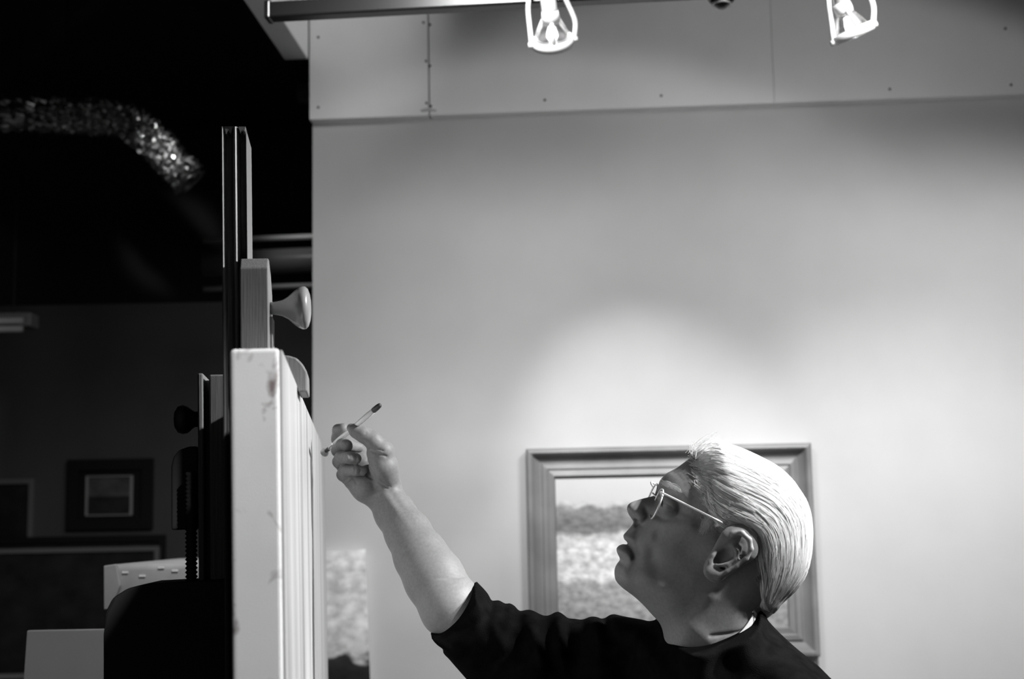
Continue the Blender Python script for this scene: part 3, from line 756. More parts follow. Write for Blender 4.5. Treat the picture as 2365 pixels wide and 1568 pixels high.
def stroke(pts, sig, amp, d=1.75):
    global Dm
    dl = FH_.line_d([pc(x, y, d) for x, y in (spline(pts, 5) if len(pts) > 2 else pts)])
    Dm = Dm + amp / 1000 * np.exp(-dl ** 2 / (2 * (sig / 1000) ** 2))
def blob(x, y, sig, amp, d=1.75): stroke([(x, y), (x + .5, y)], sig, amp, d)
stroke([(1492, 1178), (1497, 1192), (1492, 1206), (1484, 1215)], 2.2, -4.0, 1.78)      # wing of the nose
blob(1480, 1195, 5, 5.0, 1.783)
blob(1454, 1174, 5, 1.0, 1.79)
stroke([(1497, 1196), (1480, 1222), (1472, 1245), (1474, 1275)], 3.0, -2.6, 1.77)      # fold to the mouth corner
stroke([(1449, 1257), (1456, 1266), (1461, 1276), (1462, 1286)], 1.6, -7.0, 1.78)      # mouth line
stroke([(1440, 1264), (1448, 1274), (1453, 1286)], 4, 1.6, 1.785)
stroke([(1470, 1290), (1462, 1310), (1455, 1325)], 4, -2.0, 1.77)
blob(1446, 1312, 7, 2.2, 1.775)
stroke([(1524, 1150), (1538, 1158), (1556, 1166)], 6, -5.5, 1.765)                     # eye socket
stroke([(1524, 1160), (1540, 1168), (1562, 1176)], 5, -4.0, 1.765)
stroke([(1524, 1133), (1542, 1128), (1566, 1136), (1582, 1152)], 5, 3.5, 1.755)        # brow ridge
stroke([(1522, 1184), (1538, 1189), (1556, 1183)], 2.2, 3.0, 1.765)                    # bag under the eye
stroke([(1518, 1193), (1536, 1199), (1562, 1193)], 2.0, -2.8, 1.762)
stroke([(1516, 1214), (1545, 1214), (1590, 1212)], 7, 4.0, 1.755)
stroke([(1505, 1240), (1535, 1250), (1580, 1252)], 12, -1.0, 1.755)                       # cheekbone
stroke([(1562, 1178), (1575, 1184), (1588, 1186)], 1.5, -1.2, 1.75)
stroke([(1566, 1176), (1580, 1176), (1592, 1172)], 1.3, -1.0, 1.75)
for k in range(3): stroke([(1548 + 10 * k, 1092 - 5 * k), (1566 + 11 * k, 1096 - 4 * k), (1578 + 10 * k, 1110 - 2 * k)], 1.6, -1.1, 1.755)
stroke([(1640, 1468), (1690, 1462), (1734, 1452)], 1.5, -2.2, 1.745)                   # neck creases
stroke([(1560, 1440), (1600, 1455), (1640, 1480)], 6, 1.5, 1.75)
stroke([(1520, 1360), (1570, 1375), (1625, 1372), (1655, 1345)], 8, 2.0, 1.745)        # jaw line
stroke([(1530, 1385), (1580, 1400), (1640, 1395)], 10, -1.8, 1.745)
stroke([(1640, 1380), (1610, 1430), (1570, 1490)], 7, 2.5, 1.745)                      # neck muscle
stroke([(1600, 1180), (1612, 1150)], 10, -1.5, 1.74)
FH_.maps['D'] = Dm

def head_f(u, v, w, dname='d', extra=0.0):
    d = FH_.samp(dname, u, v); W = FH_.samp('W', u, v); R = FH_.samp('R', u, v); D = FH_.samp('D', u, v)
    t = np.maximum(np.abs(w - HD) - D - extra, 0)
    return ((t / W) ** 2 + np.maximum(0, 1 - d / R) ** 2 - 1) * .02

# ear, modelled on the near side and mirrored
def ear_pt(cx, cy, d): return pc(1380 + cx / 2.666, 980 + cy / 2.666, d)
def ear_f(u, v, w):
    ww = HD - np.abs(w - HD)
    E = 1.727
    plate = cone(u, v, ww, ear_pt(735, 890, E + .004), ear_pt(868, 742, E - .004), .017, .026, .22)
    def tube(pts, r, k=.002):
        o = None
        for p, q in zip(pts[:-1], pts[1:]):
            c = cone(u, v, ww, ear_pt(*p), ear_pt(*q), r, r); o = c if o is None else smin(o, c, k)
        return o
    root = cone(u, v, ww, ear_pt(770, 840, E + .014), ear_pt(850, 750, E + .012), .018, .022, .5)
    helix = tube([(800, 770, E + .002), (800, 715, E - .003), (835, 675, E - .008), (890, 668, E - .013), (935, 710, E - .016), (945, 765, E - .017), (915, 825, E - .016), (860, 872, E - .013), (800, 905, E - .010), (750, 930, E - .007)], .0033)
    anti = tube([(835, 745, E - .007), (862, 780, E - .010), (855, 830, E - .011), (800, 862, E - .009), (735, 862, E - .006)], .0034)
    lobe = cone(u, v, ww, ear_pt(700, 905, E - .003), ear_pt(745, 925, E - .005), .0095, .008, .55)
    trag = tube([(742, 775, E - .001), (712, 810, E - .003), (690, 845, E - .003), (672, 880, E - .001)], .0036)
    f = smin(smin(plate, root, .004), smin(helix, lobe, .004), .003)
    f = smin(f, anti, .0025); f = smin(f, trag, .003)
    hole = cone(u, v, ww, ear_pt(790, 800, E - .008), ear_pt(745, 835, E - .004), .0075, .0055)
    f = smax(f, -hole, .003)
    sc = cone(u, v, ww, ear_pt(880, 735, E - .014), ear_pt(900, 790, E - .016), .0055, .0045)
    return smax(f, -sc, .002)
EAR_BOX = (np.array(ear_pt(560, 1030, HD)) - (0, .01, .14), np.array(ear_pt(1040, 560, HD)) + (.02, .01, .14))

ELB = (1046, 1412, 1.985)
arm_pts = [(886, 1140, 2.095, 26), (912, 1185, 2.08, 28), (943, 1232, 2.055, 32), (972, 1285, 2.03, 37), (1002, 1335, 2.01, 41), (1042, 1402, 1.985, 42.5), (1120, 1485, 1.97, 32), (1300, 1540, 1.955, 36), (1450, 1580, 1.94, 44)]
fing = [
    [(806, 1052, 2.16, 10), (779, 1013, 2.15, 9.2), (781, 993, 2.135, 8.6), (792, 990, 2.120, 8.4)],                                   # index
    [(806, 1072, 2.145, 10.5), (780, 1040, 2.125, 9.5), (790, 1028, 2.100, 9.2), (801, 1028, 2.090, 9.0), (816, 1032, 2.104, 7.8), (829, 1034, 2.110, 7.2)],   # middle
    [(806, 1094, 2.14, 10.5), (783, 1066, 2.115, 9.6), (787, 1057, 2.083, 9.2), (808, 1057, 2.070, 8.6), (823, 1059, 2.072, 7.8)],      # ring
    [(812, 1112, 2.13, 10.5), (793, 1096, 2.110, 9.8), (797, 1086, 2.086, 9.0), (822, 1086, 2.072, 8.0), (838, 1088, 2.074, 7.2)]]      # little
thumb = [(893, 1098, 2.083, 18), (884, 1042, 2.072, 15.5), (862, 1018, 2.070, 12.5), (838, 1003, 2.070, 11.2), (822, 995, 2.072, 9.6), (811, 988, 2.076, 6.5)]
def hand_f(u, v, w, groove=True):
    palm = chain(u, v, w, [(882, 1132, 2.097, 24), (858, 1104, 2.108, 24), (834, 1078, 2.118, 21)], .01, .75)
    hyp = chain(u, v, w, [(872, 1146, 2.095, 19), (845, 1126, 2.092, 20), (818, 1108, 2.100, 16)], .01)
    thenar = chain(u, v, w, [(897, 1120, 2.090, 19), (886, 1078, 2.076, 19), (870, 1046, 2.074, 15)], .01)
    back = chain(u, v, w, [(835, 1060, 2.135, 15), (812, 1092, 2.135, 13)], .01)
    f = smin(palm, hyp, .010); f = smin(f, thenar, .006); f = smin(f, back, .012)
    for i, c in enumerate(fing): f = smin(f, chain(u, v, w, c, .003), .0022)
    f = smin(f, chain(u, v, w, thumb, .005), .004)
    if groove:
        for g, r in GROOVES:
            box = (u > g[:, 0].min() - .008) & (u < g[:, 0].max() + .008) & (v > g[:, 1].min() - .008) & (v < g[:, 1].max() + .008)
            if not box.any(): continue
            c = None
            for a, b in zip(g[:-1], g[1:]):
                k = cone(u[box], v[box], w[box], a, b, r, r); c = k if c is None else np.minimum(c, k)
            f[box] = smax(f[box], -c, .0009)
    return f
def on_hand(px, py):
    """first hand surface met along the view ray"""
    w = np.arange(2.03, 2.16, .0005); q = np.array([pc(px, py, x) for x in w])
    f = hand_f(q[:, 0], q[:, 1], q[:, 2], False); i = int(np.argmax(f < 0))
    return q[i]
GROOVES = [(np.array([on_hand(*p) for p in spline([np.array(x, float) for x in g], 4)]), r * 1.35 / 1000) for g, r in [
    ([(846, 1096), (872, 1113), (897, 1129)], 1.9), ([(880, 1108), (892, 1117), (904, 1126)], .9), ([(852, 1039), (872, 1047), (893, 1054)], 1.1), ([(855, 1035), (870, 1037), (885, 1041)], .8), ([(848, 1060), (856, 1085), (868, 1100)], 1.0),
    ([(791, 1121), (802, 1112), (813, 1101)], 1.2), ([(806, 1050), (808, 1058), (807, 1066)], .7), ([(821, 1050), (824, 1057), (822, 1065)], .7), ([(831, 1081), (833, 1087), (830, 1093)], .7), ([(818, 1080), (820, 1087), (818, 1094)], .7),
    ([(784, 985), (782, 992), (783, 999)], .8), ([(793, 1030), (798, 1026), (803, 1021)], .7), ([(813, 1099), (818, 1108), (823, 1117)], .9), ([(836, 1010), (842, 1006), (846, 999)], .7), ([(885, 1120), (893, 1137), (884, 1152)], 1.0), ([(862, 1122), (880, 1140), (868, 1160)], .8)]]
def arm_f(u, v, w):
    f = chain(u, v, w, arm_pts[:6], .012, .86)
    ten = chain(u, v, w, [(893, 1145, 2.070, 3), (935, 1205, 2.0385, 3.4), (965, 1250, 2.016, 2.4)], .003)
    ten2 = chain(u, v, w, [(910, 1138, 2.075, 3), (950, 1200, 2.044, 3), (985, 1260, 2.012, 2)], .003)
    return smin(smin(f, ten, .008), ten2, .008)
HAND_BOX = (np.array(pc(755, 1185, 2.1)) - (0, 0, .12), np.array(pc(940, 965, 2.1)) + (0, 0, .1))
EYC = np.array(pc(1545, 1170, 1.768)); EYC[2] = 1.768
FUP = np.array((.40, .917)); FFW = np.array((-.917, .40))
def lid_f(f, u, v, w):
    ww = HD - np.abs(w - HD); a, b, c = u - EYC[0], v - EYC[1], ww - EYC[2]
    r = np.sqrt(a * a + b * b + c * c)
    f = smin(f, r - .0136, .004)
    up = a * FUP[0] + b * FUP[1]; fw = a * FFW[0] + b * FFW[1]
    ph = np.arctan2(up, np.maximum(np.sqrt(fw * fw + c * c), 1e-6))       # height angle of the slit
    slit = np.maximum(np.abs(ph - .06) - .25 * np.clip(1.25 - np.abs(np.arctan2(c, fw) + .35) / 1.35, 0, 1), -(fw + .6 * np.maximum(-c, 0) - .001) * 100) * .012
    return smax(f, -np.maximum(slit, r - .02), .0015)
def body_f(u, v, w):
    f = np.full(u.shape, .05)
    m = u > pc(1395, 0, HD)[0]
    mm = m & (v > pc(0, 1612, HD)[1])
    if mm.any():
        f[mm] = head_f(u[mm], v[mm], w[mm])
        nost = np.minimum(cone(u[mm], v[mm], HD - np.abs(w[mm] - HD), pc(1470, 1208, 1.792), pc(1476, 1200, 1.79), .0052, .0042), 1)
        f[mm] = smax(f[mm], -nost, .002)
    eb = (np.abs(u - EYC[0]) < .03) & (np.abs(v - EYC[1]) < .03)
    if eb.any(): f[eb] = lid_f(f[eb], u[eb], v[eb], w[eb])
    e = near(u, v, w, EAR_BOX)
    if e.any(): f[e] = smin(f[e], ear_f(u[e], v[e], w[e]), .003)
    a = u < pc(1300, 0, 1.97)[0]
    if a.any(): f[a] = np.minimum(f[a], arm_f(u[a], v[a], w[a]))
    hb = near(u, v, w, HAND_BOX)
    if hb.any(): f[hb] = smin(f[hb], hand_f(u[hb], v[hb], w[hb]), .008)
    b = v < pc(0, 1330, 2.0)[1]
    if b.any():
        U, V, Q = u[b], v[b], w[b]
        t = chain(U, V, Q, arm_pts[5:], .02)
        t = smin(t, chain(U, V, Q, [(1450, 1580, 1.94, 44), (1640, 1690, 1.80, 65), (1760, 1760, 1.72, 50)], .04), .04)
        t = smin(t, cone(U, V, Q, pc(1645, 1570, 1.80), pc(1640, 1850, 1.80), .05, .10), .03)
        f[b] = smin(f[b], t, .01)
    return f

person = thing('person', (wp(1640, 1500, 1.8).x, wp(1640, 1500, 1.8).y, 0), 'white-haired person in black sweater and wire glasses, looking up, arm raised painting', 'person')
body = net_object('body', body_f, np.array(pc(760, 1900, 2.1)) * (1, 1, 0) + (-.01, 0, 1.55), np.array(pc(1900, 970, 1.85)) * (1, 1, 0) + (0, .02, 2.22), .0014, M_SKIN, person, 2)

# --- hair mass and strands ---------------------------------------------------------
region_px = [(1600, 1020, HD), (1598, 1052, HD), (1604, 1075, 1.765), (1616, 1105, 1.75), (1624, 1135, 1.742), (1628, 1160, 1.738), (1634, 1180, 1.735), (1640, 1196, 1.735), (1622, 1202, 1.735), (1620, 1214, 1.735), (1632, 1226, 1.735), (1648, 1234, 1.735), (1664, 1232, 1.735), (1676, 1228, 1.735), (1692, 1222, 1.733), (1716, 1226, 1.73), (1734, 1244, 1.73), (1741, 1270, 1.73), (1744, 1300, 1.735), (1750, 1330, 1.74), (1752, 1360, 1.745), (1748, 1385, 1.75), (1745, 1400, 1.755), (1757, 1412, 1.765), (1772, 1428, HD), (1900, 1440, HD), (1920, 1200, HD), (1880, 1000, HD), (1700, 985, HD)]
reg = [pc(*p) for p in region_px]
rs = FH_.poly_sd(reg); FH_.maps['reg'] = rs
sm = np.clip((rs + .002) / .022, 0, 1); sm = sm * sm * (3 - 2 * sm)
# comb grooves follow the outline of the skull
ph = FH_.maps['do']
gro = np.sin(ph * 2 * math.pi / .0065 + 3 * np.sin(FH_.U * 60) + 2 * np.sin(FH_.V * 45)) * .0003 + np.sin(ph * 2 * math.pi / .0031 + 5 * np.sin(FH_.U * 35 + FH_.V * 50)) * .00018
FH_.maps['hx'] = -.006 + .0125 * sm + gro * sm
def hair_f(u, v, w):
    hx = FH_.samp('hx', u, v)
    d = FH_.samp('do', u, v); W = FH_.samp('W', u, v); R = FH_.samp('R', u, v)
    t = np.maximum(np.abs(w - HD) - hx, 0)
    return smax(((t / W) ** 2 + np.maximum(0, 1 - d / R) ** 2 - 1) * .02, -FH_.samp('reg', u, v) * .6 - .001, .004)
hair = net_object('hair', hair_f, np.array(pc(1590, 1440, 1.8)) * (1, 1, 0) + (0, -.01, 1.70), np.array(pc(1885, 1000, 1.8)) * (1, 1, 0) + (0, .01, 1.90), .0016, M_HAIR, person, 1)

def strands(n, side, rad, seed):
    R = np.random.default_rng(seed)
    A = np.array(spline([pc(*p) for p in [(1606, 1040, HD), (1640, 1020, HD), (1690, 1028, HD), (1755, 1054, HD), (1823, 1101, HD), (1860, 1157, HD), (1871, 1224, HD), (1862, 1303, HD), (1830, 1360, HD), (1797, 1392, HD), (1782, 1412, HD)]], 8))
    Bc = np.array(spline([pc(*p) for p in [(1626, 1142, 1.74), (1634, 1172, 1.735), (1650, 1198, 1.735), (1672, 1215, 1.735), (1700, 1222, 1.735), (1726, 1234, 1.735), (1742, 1262, 1.735), (1748, 1300, 1.735), (1754, 1340, 1.74), (1756, 1375, 1.75), (1762, 1404, 1.76)]], 8))
    m = len(A); T = 12; V = []; F = []
    for q in range(n):
        s = R.random() ** .8
        t0 = R.uniform(-.05, .75); L = R.uniform(.2, .5); t1 = min(t0 + L, 1.04 - .05 * R.random()); t0 = max(t0, 0)
        ds = R.normal(0, .05); ph = R.uniform(0, 6.28); lift = R.uniform(-.0004, .0016) + (.002 if R.random() < .06 else 0)
        pts = []
        for k in range(T):
            x = k / (T - 1); t = t0 + (t1 - t0) * x; ss = min(max(s + ds * x + .012 * math.sin(ph + 5 * x), .004), 1.02)
            fi = min(t, 1) * (m - 1); i = min(int(fi), m - 2); a = fi - i
            pa = A[i] * (1 - a) + A[i + 1] * a; pb = Bc[i] * (1 - a) + Bc[i + 1] * a
            p = pa * (1 - ss) + pb * ss
            pts.append(p[:2])
        pts = np.array(pts)
        hx = FH_.samp('hx', pts[:, 0], pts[:, 1]); d = FH_.samp('do', pts[:, 0], pts[:, 1]); W = FH_.samp('W', pts[:, 0], pts[:, 1]); Rr = FH_.samp('R', pts[:, 0], pts[:, 1])
        tt = W * np.sqrt(np.maximum(0, 1 - np.maximum(0, 1 - d / Rr) ** 2)) + hx + lift
        tt = np.where(hx < 0, tt + .003, tt)
        P3 = np.stack([pts[:, 0], pts[:, 1], HD - side * tt], -1)
        b0 = len(V) * 1
        for k in range(T):
            r = rad * (1 - .7 * (k / (T - 1)) ** 3)
            tv = P3[min(k + 1, T - 1)] - P3[max(k - 1, 0)]; tv = tv / (np.linalg.norm(tv) + 1e-9)
            n1 = np.cross(tv, (0, 0, 1.)); n1 /= np.linalg.norm(n1) + 1e-9; n2 = np.cross(tv, n1)
            for c in range(3):
                an = c * 2.0944; V.append(P3[k] + r * (n1 * math.cos(an) + n2 * math.sin(an)))
        for k in range(T - 1):
            for c in range(3):
                F.append((b0 + k * 3 + c, b0 + k * 3 + (c + 1) % 3, b0 + (k + 1) * 3 + (c + 1) % 3, b0 + (k + 1) * 3 + c))
    return np.array(V), F
V1, F1 = strands(2600, 1, .00028, 3); V2, F2 = strands(900, -1, .00028, 4)
# loose wisps: front tuft, sideburn, nape
def wisps():
    V = []; F = []; R = np.random.default_rng(9)
    def on_skin(q, lift):
        d = FH_.samp('d', q[:, 0], q[:, 1]); W = FH_.samp('W', q[:, 0], q[:, 1]); r = FH_.samp('R', q[:, 0], q[:, 1]); D = FH_.samp('D', q[:, 0], q[:, 1])
        return HD - (W * np.sqrt(np.maximum(0, 1 - np.maximum(0, 1 - d / r) ** 2)) + D + lift)
    # (from, to, count, jitter px, depth spread or None for lying on the skin)
    sets = [((1606, 1046, HD), (1650, 1012, HD), 90, 14, .03), ((1598, 1052, HD), (1608, 1026, HD), 30, 10, .03),
            ((1640, 1200, 1.731), (1626, 1226, 1.731), 170, 11, None), ((1634, 1196, 1.731), (1648, 1232, 1.731), 120, 11, None), ((1655, 1198, 1.731), (1674, 1226, 1.731), 120, 9, None),
            ((1618, 1120, 1.74), (1646, 1160, 1.735), 160, 14, None), ((1612, 1095, 1.755), (1640, 1125, 1.745), 120, 14, None), ((1604, 1070, 1.77), (1640, 1090, 1.76), 90, 12, None), ((1626, 1150, 1.735), (1656, 1190, 1.733), 140, 10, None),
            ((1534, 1120, 1.762), (1556, 1124, 1.752), 60, 5, None), ((1548, 1122, 1.755), (1572, 1136, 1.748), 40, 5, None),
            ((1752, 1330, 1.735), (1770, 1400, 1.765), 70, 10, .006), ((1742, 1270, 1.733), (1756, 1340, 1.738), 60, 8, .005), ((1790, 1370, 1.79), (1750, 1400, 1.752), 50, 10, .006), ((1770, 1385, 1.77), (1738, 1398, 1.748), 40, 10, .004)]
    for a, b, n, jit, jd in sets:
        for q in range(n):
            j = R.normal(0, jit * .5, 4); g = 0 if jd is None else jd
            p0 = np.array(pc(a[0] + j[0], a[1] + j[1], a[2])); p1 = np.array(pc(b[0] + j[2], b[1] + j[3], b[2])); dz = R.uniform(-g, g); p0[2] += dz; p1[2] += dz
            c = (p0 + p1) / 2 + R.normal(0, .003, 3) + np.array((0, .002, -.001)); b0 = len(V)
            x = np.linspace(0, 1, 6)[:, None]; P = p0 * (1 - x) ** 2 + 2 * c * x * (1 - x) + p1 * x * x
            if jd is None: P[:, 2] = on_skin(P, R.uniform(.0002, .0016)) + 0 * dz
            for k in range(6):
                r = .00024 * (1 - .6 * k / 5)
                for an in (0, 2.09, 4.19): V.append(P[k] + r * np.array((math.cos(an), math.sin(an), math.sin(an + 1))))
            for k in range(5):
                for e in range(3): F.append((b0 + k * 3 + e, b0 + k * 3 + (e + 1) % 3, b0 + k * 3 + 3 + (e + 1) % 3, b0 + k * 3 + 3 + e))
    return np.array(V), F
V3, F3 = wisps()
allV = np.concatenate([V1, V2, V3]); allF = F1 + [tuple(i + len(V1) for i in f) for f in F2] + [tuple(i + len(V1) + len(V2) for i in f) for f in F3]
me = bpy.data.meshes.new('hair_strands'); me.from_pydata(uvw_to_world(allV).tolist(), [], allF); me.update()
tag(link('hair_strands', me, M_HAIRS, hair, None, True), kind='stuff')

# --- eyes --------------------------------------------------------------------------
for s in (1, -1):
    c = EYC.copy(); c[2] = HD - s * (HD - EYC[2])
    cw = Vector(uvw_to_world(c[None])[0])
    look = Vector(uvw_to_world((c + np.array((-.9, .25, -.22 * s)))[None])[0]) - cw
    Me = Matrix.Translation(cw) @ look.to_track_quat('Z', 'Y').to_matrix().to_4x4()
    prof = [(.0122 * math.sin(a), .0122 * math.cos(a)) for a in np.linspace(math.pi, .5, 18)]
    eye = link('eye', lathe_mesh(prof + [(.0001, prof[-1][1])], 32), M_EYE, person, Me, True)
    iris = [(.0124 * math.sin(a), .0124 * math.cos(a) + .0003) for a in np.linspace(.49, .02, 8)]
    link('iris', lathe_mesh([(.0001, iris[0][1] - .001)] + iris, 28), M_IRIS, eye, Me, True)

# --- sweater -----------------------------------------------------------------------
sw_px = [(1766, 1422, 1.80), (1776, 1435, 1.79), (1805, 1466, 1.77), (1848, 1505, 1.75), (1883, 1534, 1.74), (1918, 1566, 1.73), (1980, 1640, 1.73), (2020, 1760, 1.75), (2000, 2000, 1.78), (1960, 2300, 1.80), (1420, 2300, 1.84), (1370, 2000, 1.86), (1290, 1800, 1.90), (1180, 1680, 1.95), (1110, 1600, 1.97), (1079, 1566, 1.975), (1051, 1533, 1.98), (1032, 1510, 1.98), (1022, 1500, 1.98), (1023, 1491, 1.98), (1008, 1476, 1.985), (996, 1460, 1.985), (998, 1455, 1.985), (1020, 1450, 1.985), (1042, 1428, 1.985), (1070, 1396, 1.985), (1088, 1370, 1.985), (1094, 1352, 1.985), (1096, 1345, 1.985), (1103, 1352, 1.985), (1110, 1359, 1.985), (1117, 1364, 1.985), (1126, 1376, 1.98), (1134, 1390, 1.98), (1137, 1393, 1.98), (1150, 1391, 1.98), (1161, 1394, 1.98), (1167, 1397, 1.98), (1174, 1395, 1.98), (1181, 1395, 1.98), (1192, 1401, 1.98), (1200, 1410, 1.98), (1215, 1409, 1.98), (1231, 1409, 1.98), (1243, 1414, 1.975), (1258, 1418, 1.975), (1272, 1416, 1.975), (1288, 1411, 1.97), (1302, 1415, 1.97), (1314, 1425, 1.97), (1330, 1425, 1.97), (1343, 1424, 1.97), (1358, 1414, 1.97), (1372, 1411, 1.97), (1383, 1415, 1.97), (1391, 1419, 1.97), (1400, 1412, 1.965), (1412, 1405, 1.965), (1430, 1406, 1.965), (1455, 1408, 1.96), (1478, 1411, 1.96), (1499, 1412, 1.95), (1530, 1385, 1.88), (1580, 1360, 1.82), (1650, 1350, 1.80), (1720, 1365, 1.80), (1756, 1400, 1.80)]
sp_poly = [pc(*p) for p in sw_px]
FS = Field2(pc(980, 0, 2.0)[0], pc(2060, 0, 1.8)[0], pc(0, 2330, 1.86)[1], pc(0, 1320, 1.9)[1], .002)
FS.maps['d'] = FS.poly_sd([p for p in spline(sp_poly, 3, True)])
sctl = [(1045, 1405, 1.985, 60, 8), (1085, 1372, 1.985, 58, 8), (1018, 1455, 1.985, 58, 8), (1070, 1400, 1.985, 62, 14), (1095, 1450, 1.98, 62, 40), (1150, 1470, 1.975, 60, 55), (1300, 1500, 1.965, 72, 60), (1430, 1480, 1.95, 78, 55), (1500, 1440, 1.945, 60, 50), (1560, 1520, 1.82, 128, 45, 1.70), (1545, 1550, 1.83, 130, 45, 1.70), (1600, 1515, 1.81, 122, 45, 1.70), (1640, 1505, 1.80, 112, 45, 1.71), (1700, 1482, 1.79, 98, 45, 1.72), (1600, 1530, 1.80, 120, 50), (1640, 1480, 1.80, 90, 40), (1700, 1500, 1.78, 105, 50), (1766, 1440, 1.79, 75, 40), (1800, 1540, 1.74, 120, 70), (1700, 1620, 1.74, 150, 80), (1560, 1620, 1.83, 150, 80), (1420, 1620, 1.90, 120, 80), (1250, 1620, 1.94, 95, 80), (1640, 1800, 1.80, 165, 100), (1640, 2200, 1.82, 160, 110), (1900, 1700, 1.72, 110, 90), (1450, 1900, 1.85, 130, 90)]
FS.maps['C'], FS.maps['W'], FS.maps['R'] = FS.shepard([pc(q[0], q[1], q[-1] if len(q) > 5 else q[2])[:2] + (q[2], q[3] / 1000, q[4] / 1000) for q in sctl], .016, 2.0)
for _n in 'CWR': FS.blur(_n, 25)
Sd = np.zeros(FS.U.shape)
def sstroke(pts, sig, amp, d=1.90):
    global Sd
    dl = FS.line_d([pc(x, y, d) for x, y in (spline(pts, 6) if len(pts) > 2 else pts)])
    Sd = Sd + amp / 1000 * np.exp(-dl ** 2 / (2 * (sig / 1000) ** 2))
for pts, sg, am in [([(1216, 1412), (1226, 1450), (1240, 1490), (1255, 1530)], 5, 7), ([(1288, 1415), (1288, 1440), (1293, 1480), (1300, 1540)], 5, 7), ([(1151, 1394), (1120, 1412), (1085, 1436)], 5, 6), ([(1178, 1398), (1150, 1420), (1140, 1450), (1160, 1500)], 5, 5),
                    ([(1372, 1413), (1340, 1428), (1325, 1445)], 5, 5), ([(1412, 1407), (1370, 1425), (1330, 1470)], 5, 6), ([(1478, 1412), (1430, 1430), (1390, 1470)], 6, 6), ([(1500, 1430), (1470, 1450), (1420, 1500)], 6, 5), ([(1512, 1450), (1480, 1480), (1450, 1520)], 6, 5), ([(1195, 1460), (1200, 1470), (1212, 1455)], 4, 4),
                    ([(1195, 1412), (1200, 1470), (1215, 1520)], 7, -5), ([(1262, 1420), (1262, 1470), (1275, 1540)], 7, -6), ([(1110, 1362), (1060, 1430), (1020, 1470)], 4, 3.5), ([(1128, 1385), (1080, 1445), (1035, 1490)], 5, -4), ([(1850, 1520), (1780, 1540), (1700, 1560)], 14, 5), ([(1800, 1480), (1740, 1510), (1660, 1530)], 9, 4), ([(1390, 1420), (1350, 1450), (1330, 1500)], 6, -5), ([(1320, 1428), (1310, 1460), (1330, 1520)], 5, -4)]:
    sstroke(pts, sg, am)
FS.maps['D'] = Sd
nk = np.array(spline([(1380, 1390), (1470, 1400), (1505, 1415), (1528, 1450), (1538, 1490), (1556, 1507), (1597, 1511), (1636, 1504), (1680, 1489), (1720, 1471), (1751, 1454), (1762, 1440), (1768, 1424), (1775, 1400), (1790, 1340)], 6))
nku = np.array([pc(x, y, 1.712)[:2] for x, y in nk]); o_ = np.argsort(nku[:, 0]); nku = nku[o_]
def sweater_f(u, v, w):
    d = FS.samp('d', u, v); C = FS.samp('C', u, v); W = FS.samp('W', u, v); R = FS.samp('R', u, v); D = FS.samp('D', u, v)
    t = np.maximum(np.abs(w - C) - D, 0)
    f = ((t / W) ** 2 + np.maximum(0, 1 - d / R) ** 2 - 1) * .03
    # neck opening: cut falls towards the near side
    vn = np.interp(u, nku[:, 0], nku[:, 1], left=9, right=9)
    a = np.clip((w - 1.775) / .12, 0, 1); a = a * a * (3 - 2 * a)
    cut = (v - (vn * (1 - a) + np.maximum(vn, pc(0, 1405, 1.9)[1]) * a)) * .8
    f = smax(f, cut, .003)
    return f
net_object('sweater', sweater_f, (pc(985, 0, 2.0)[0], pc(0, 2310, 1.86)[1], 1.52), (pc(2040, 0, 1.8)[0], pc(0, 1335, 2.0)[1] + .005, 2.10), .0026, M_SWEATER, person, 2)

# white shirt collar standing out at the nape
cpts = [(1640, 1507, 1.738), (1690, 1487, 1.736), (1722, 1470, 1.739), (1748, 1447, 1.750), (1762, 1430, 1.775), (1766, 1424, 1.80), (1762, 1430, 1.825), (1748, 1447, 1.85)]
def collar():
    P = [np.array(pc(*p)) for p in spline(cpts, 6)]; bm = bmesh.new(); rows = []
    for i, p in enumerate(P):
        x = i / (len(P) - 1); hgt = .002 + .020 * math.exp(-((x - .5) / .22) ** 2)
        t = P[min(i + 1, len(P) - 1)] - P[max(i - 1, 0)]; inn = np.array((-.35, .1, 0)) if x > .4 else np.array((0, .2, .3))
        q = p + np.array((0, hgt, 0)) + inn * .012
        b = p - np.array((0, .02, 0))
        o2 = np.array((.0012, 0, -.0012))
        rows.append([bm.verts.new(Vector(uvw_to_world(z[None])[0])) for z in (b, q, q + o2, b + o2)])
    for A_, B_ in zip(rows[:-1], rows[1:]):
        for k in range(4): bm.faces.new((A_[k], A_[(k + 1) % 4], B_[(k + 1) % 4], B_[k]))
    bm.faces.new(rows[0]); bm.faces.new(rows[-1][::-1])
    return bm_mesh(bm)
link('shirt_collar', collar(), M_SHIRT, person, None, True)

# trousers down to the floor (below the picture)
hipc = wp(1690, 2250, 1.82)
def trouser(s):
    a = hipc + Vector((.0, s * .09, .10)); k = hipc + Vector((.01, s * .10, -.40)); f = Vector((hipc.x - .02, hipc.y + s * .11, .07))
    return tube_mesh([a + Vector((0, 0, .04)), a, a.lerp(k, .5), k, k.lerp(f, .5), f], [.09, .12, .105, .085, .075, .075], 20)
for s in (-1, 1):
    link('trouser_leg', trouser(s), M_TROUS, person, None, True)
    f = Vector((hipc.x - .07, hipc.y + s * .11, .0))
    link('shoe', box_mesh((-.17, -.045, .001), (.11, .045, .085), .03, 4), M_TROUS, person, Matrix.Translation(f), True)

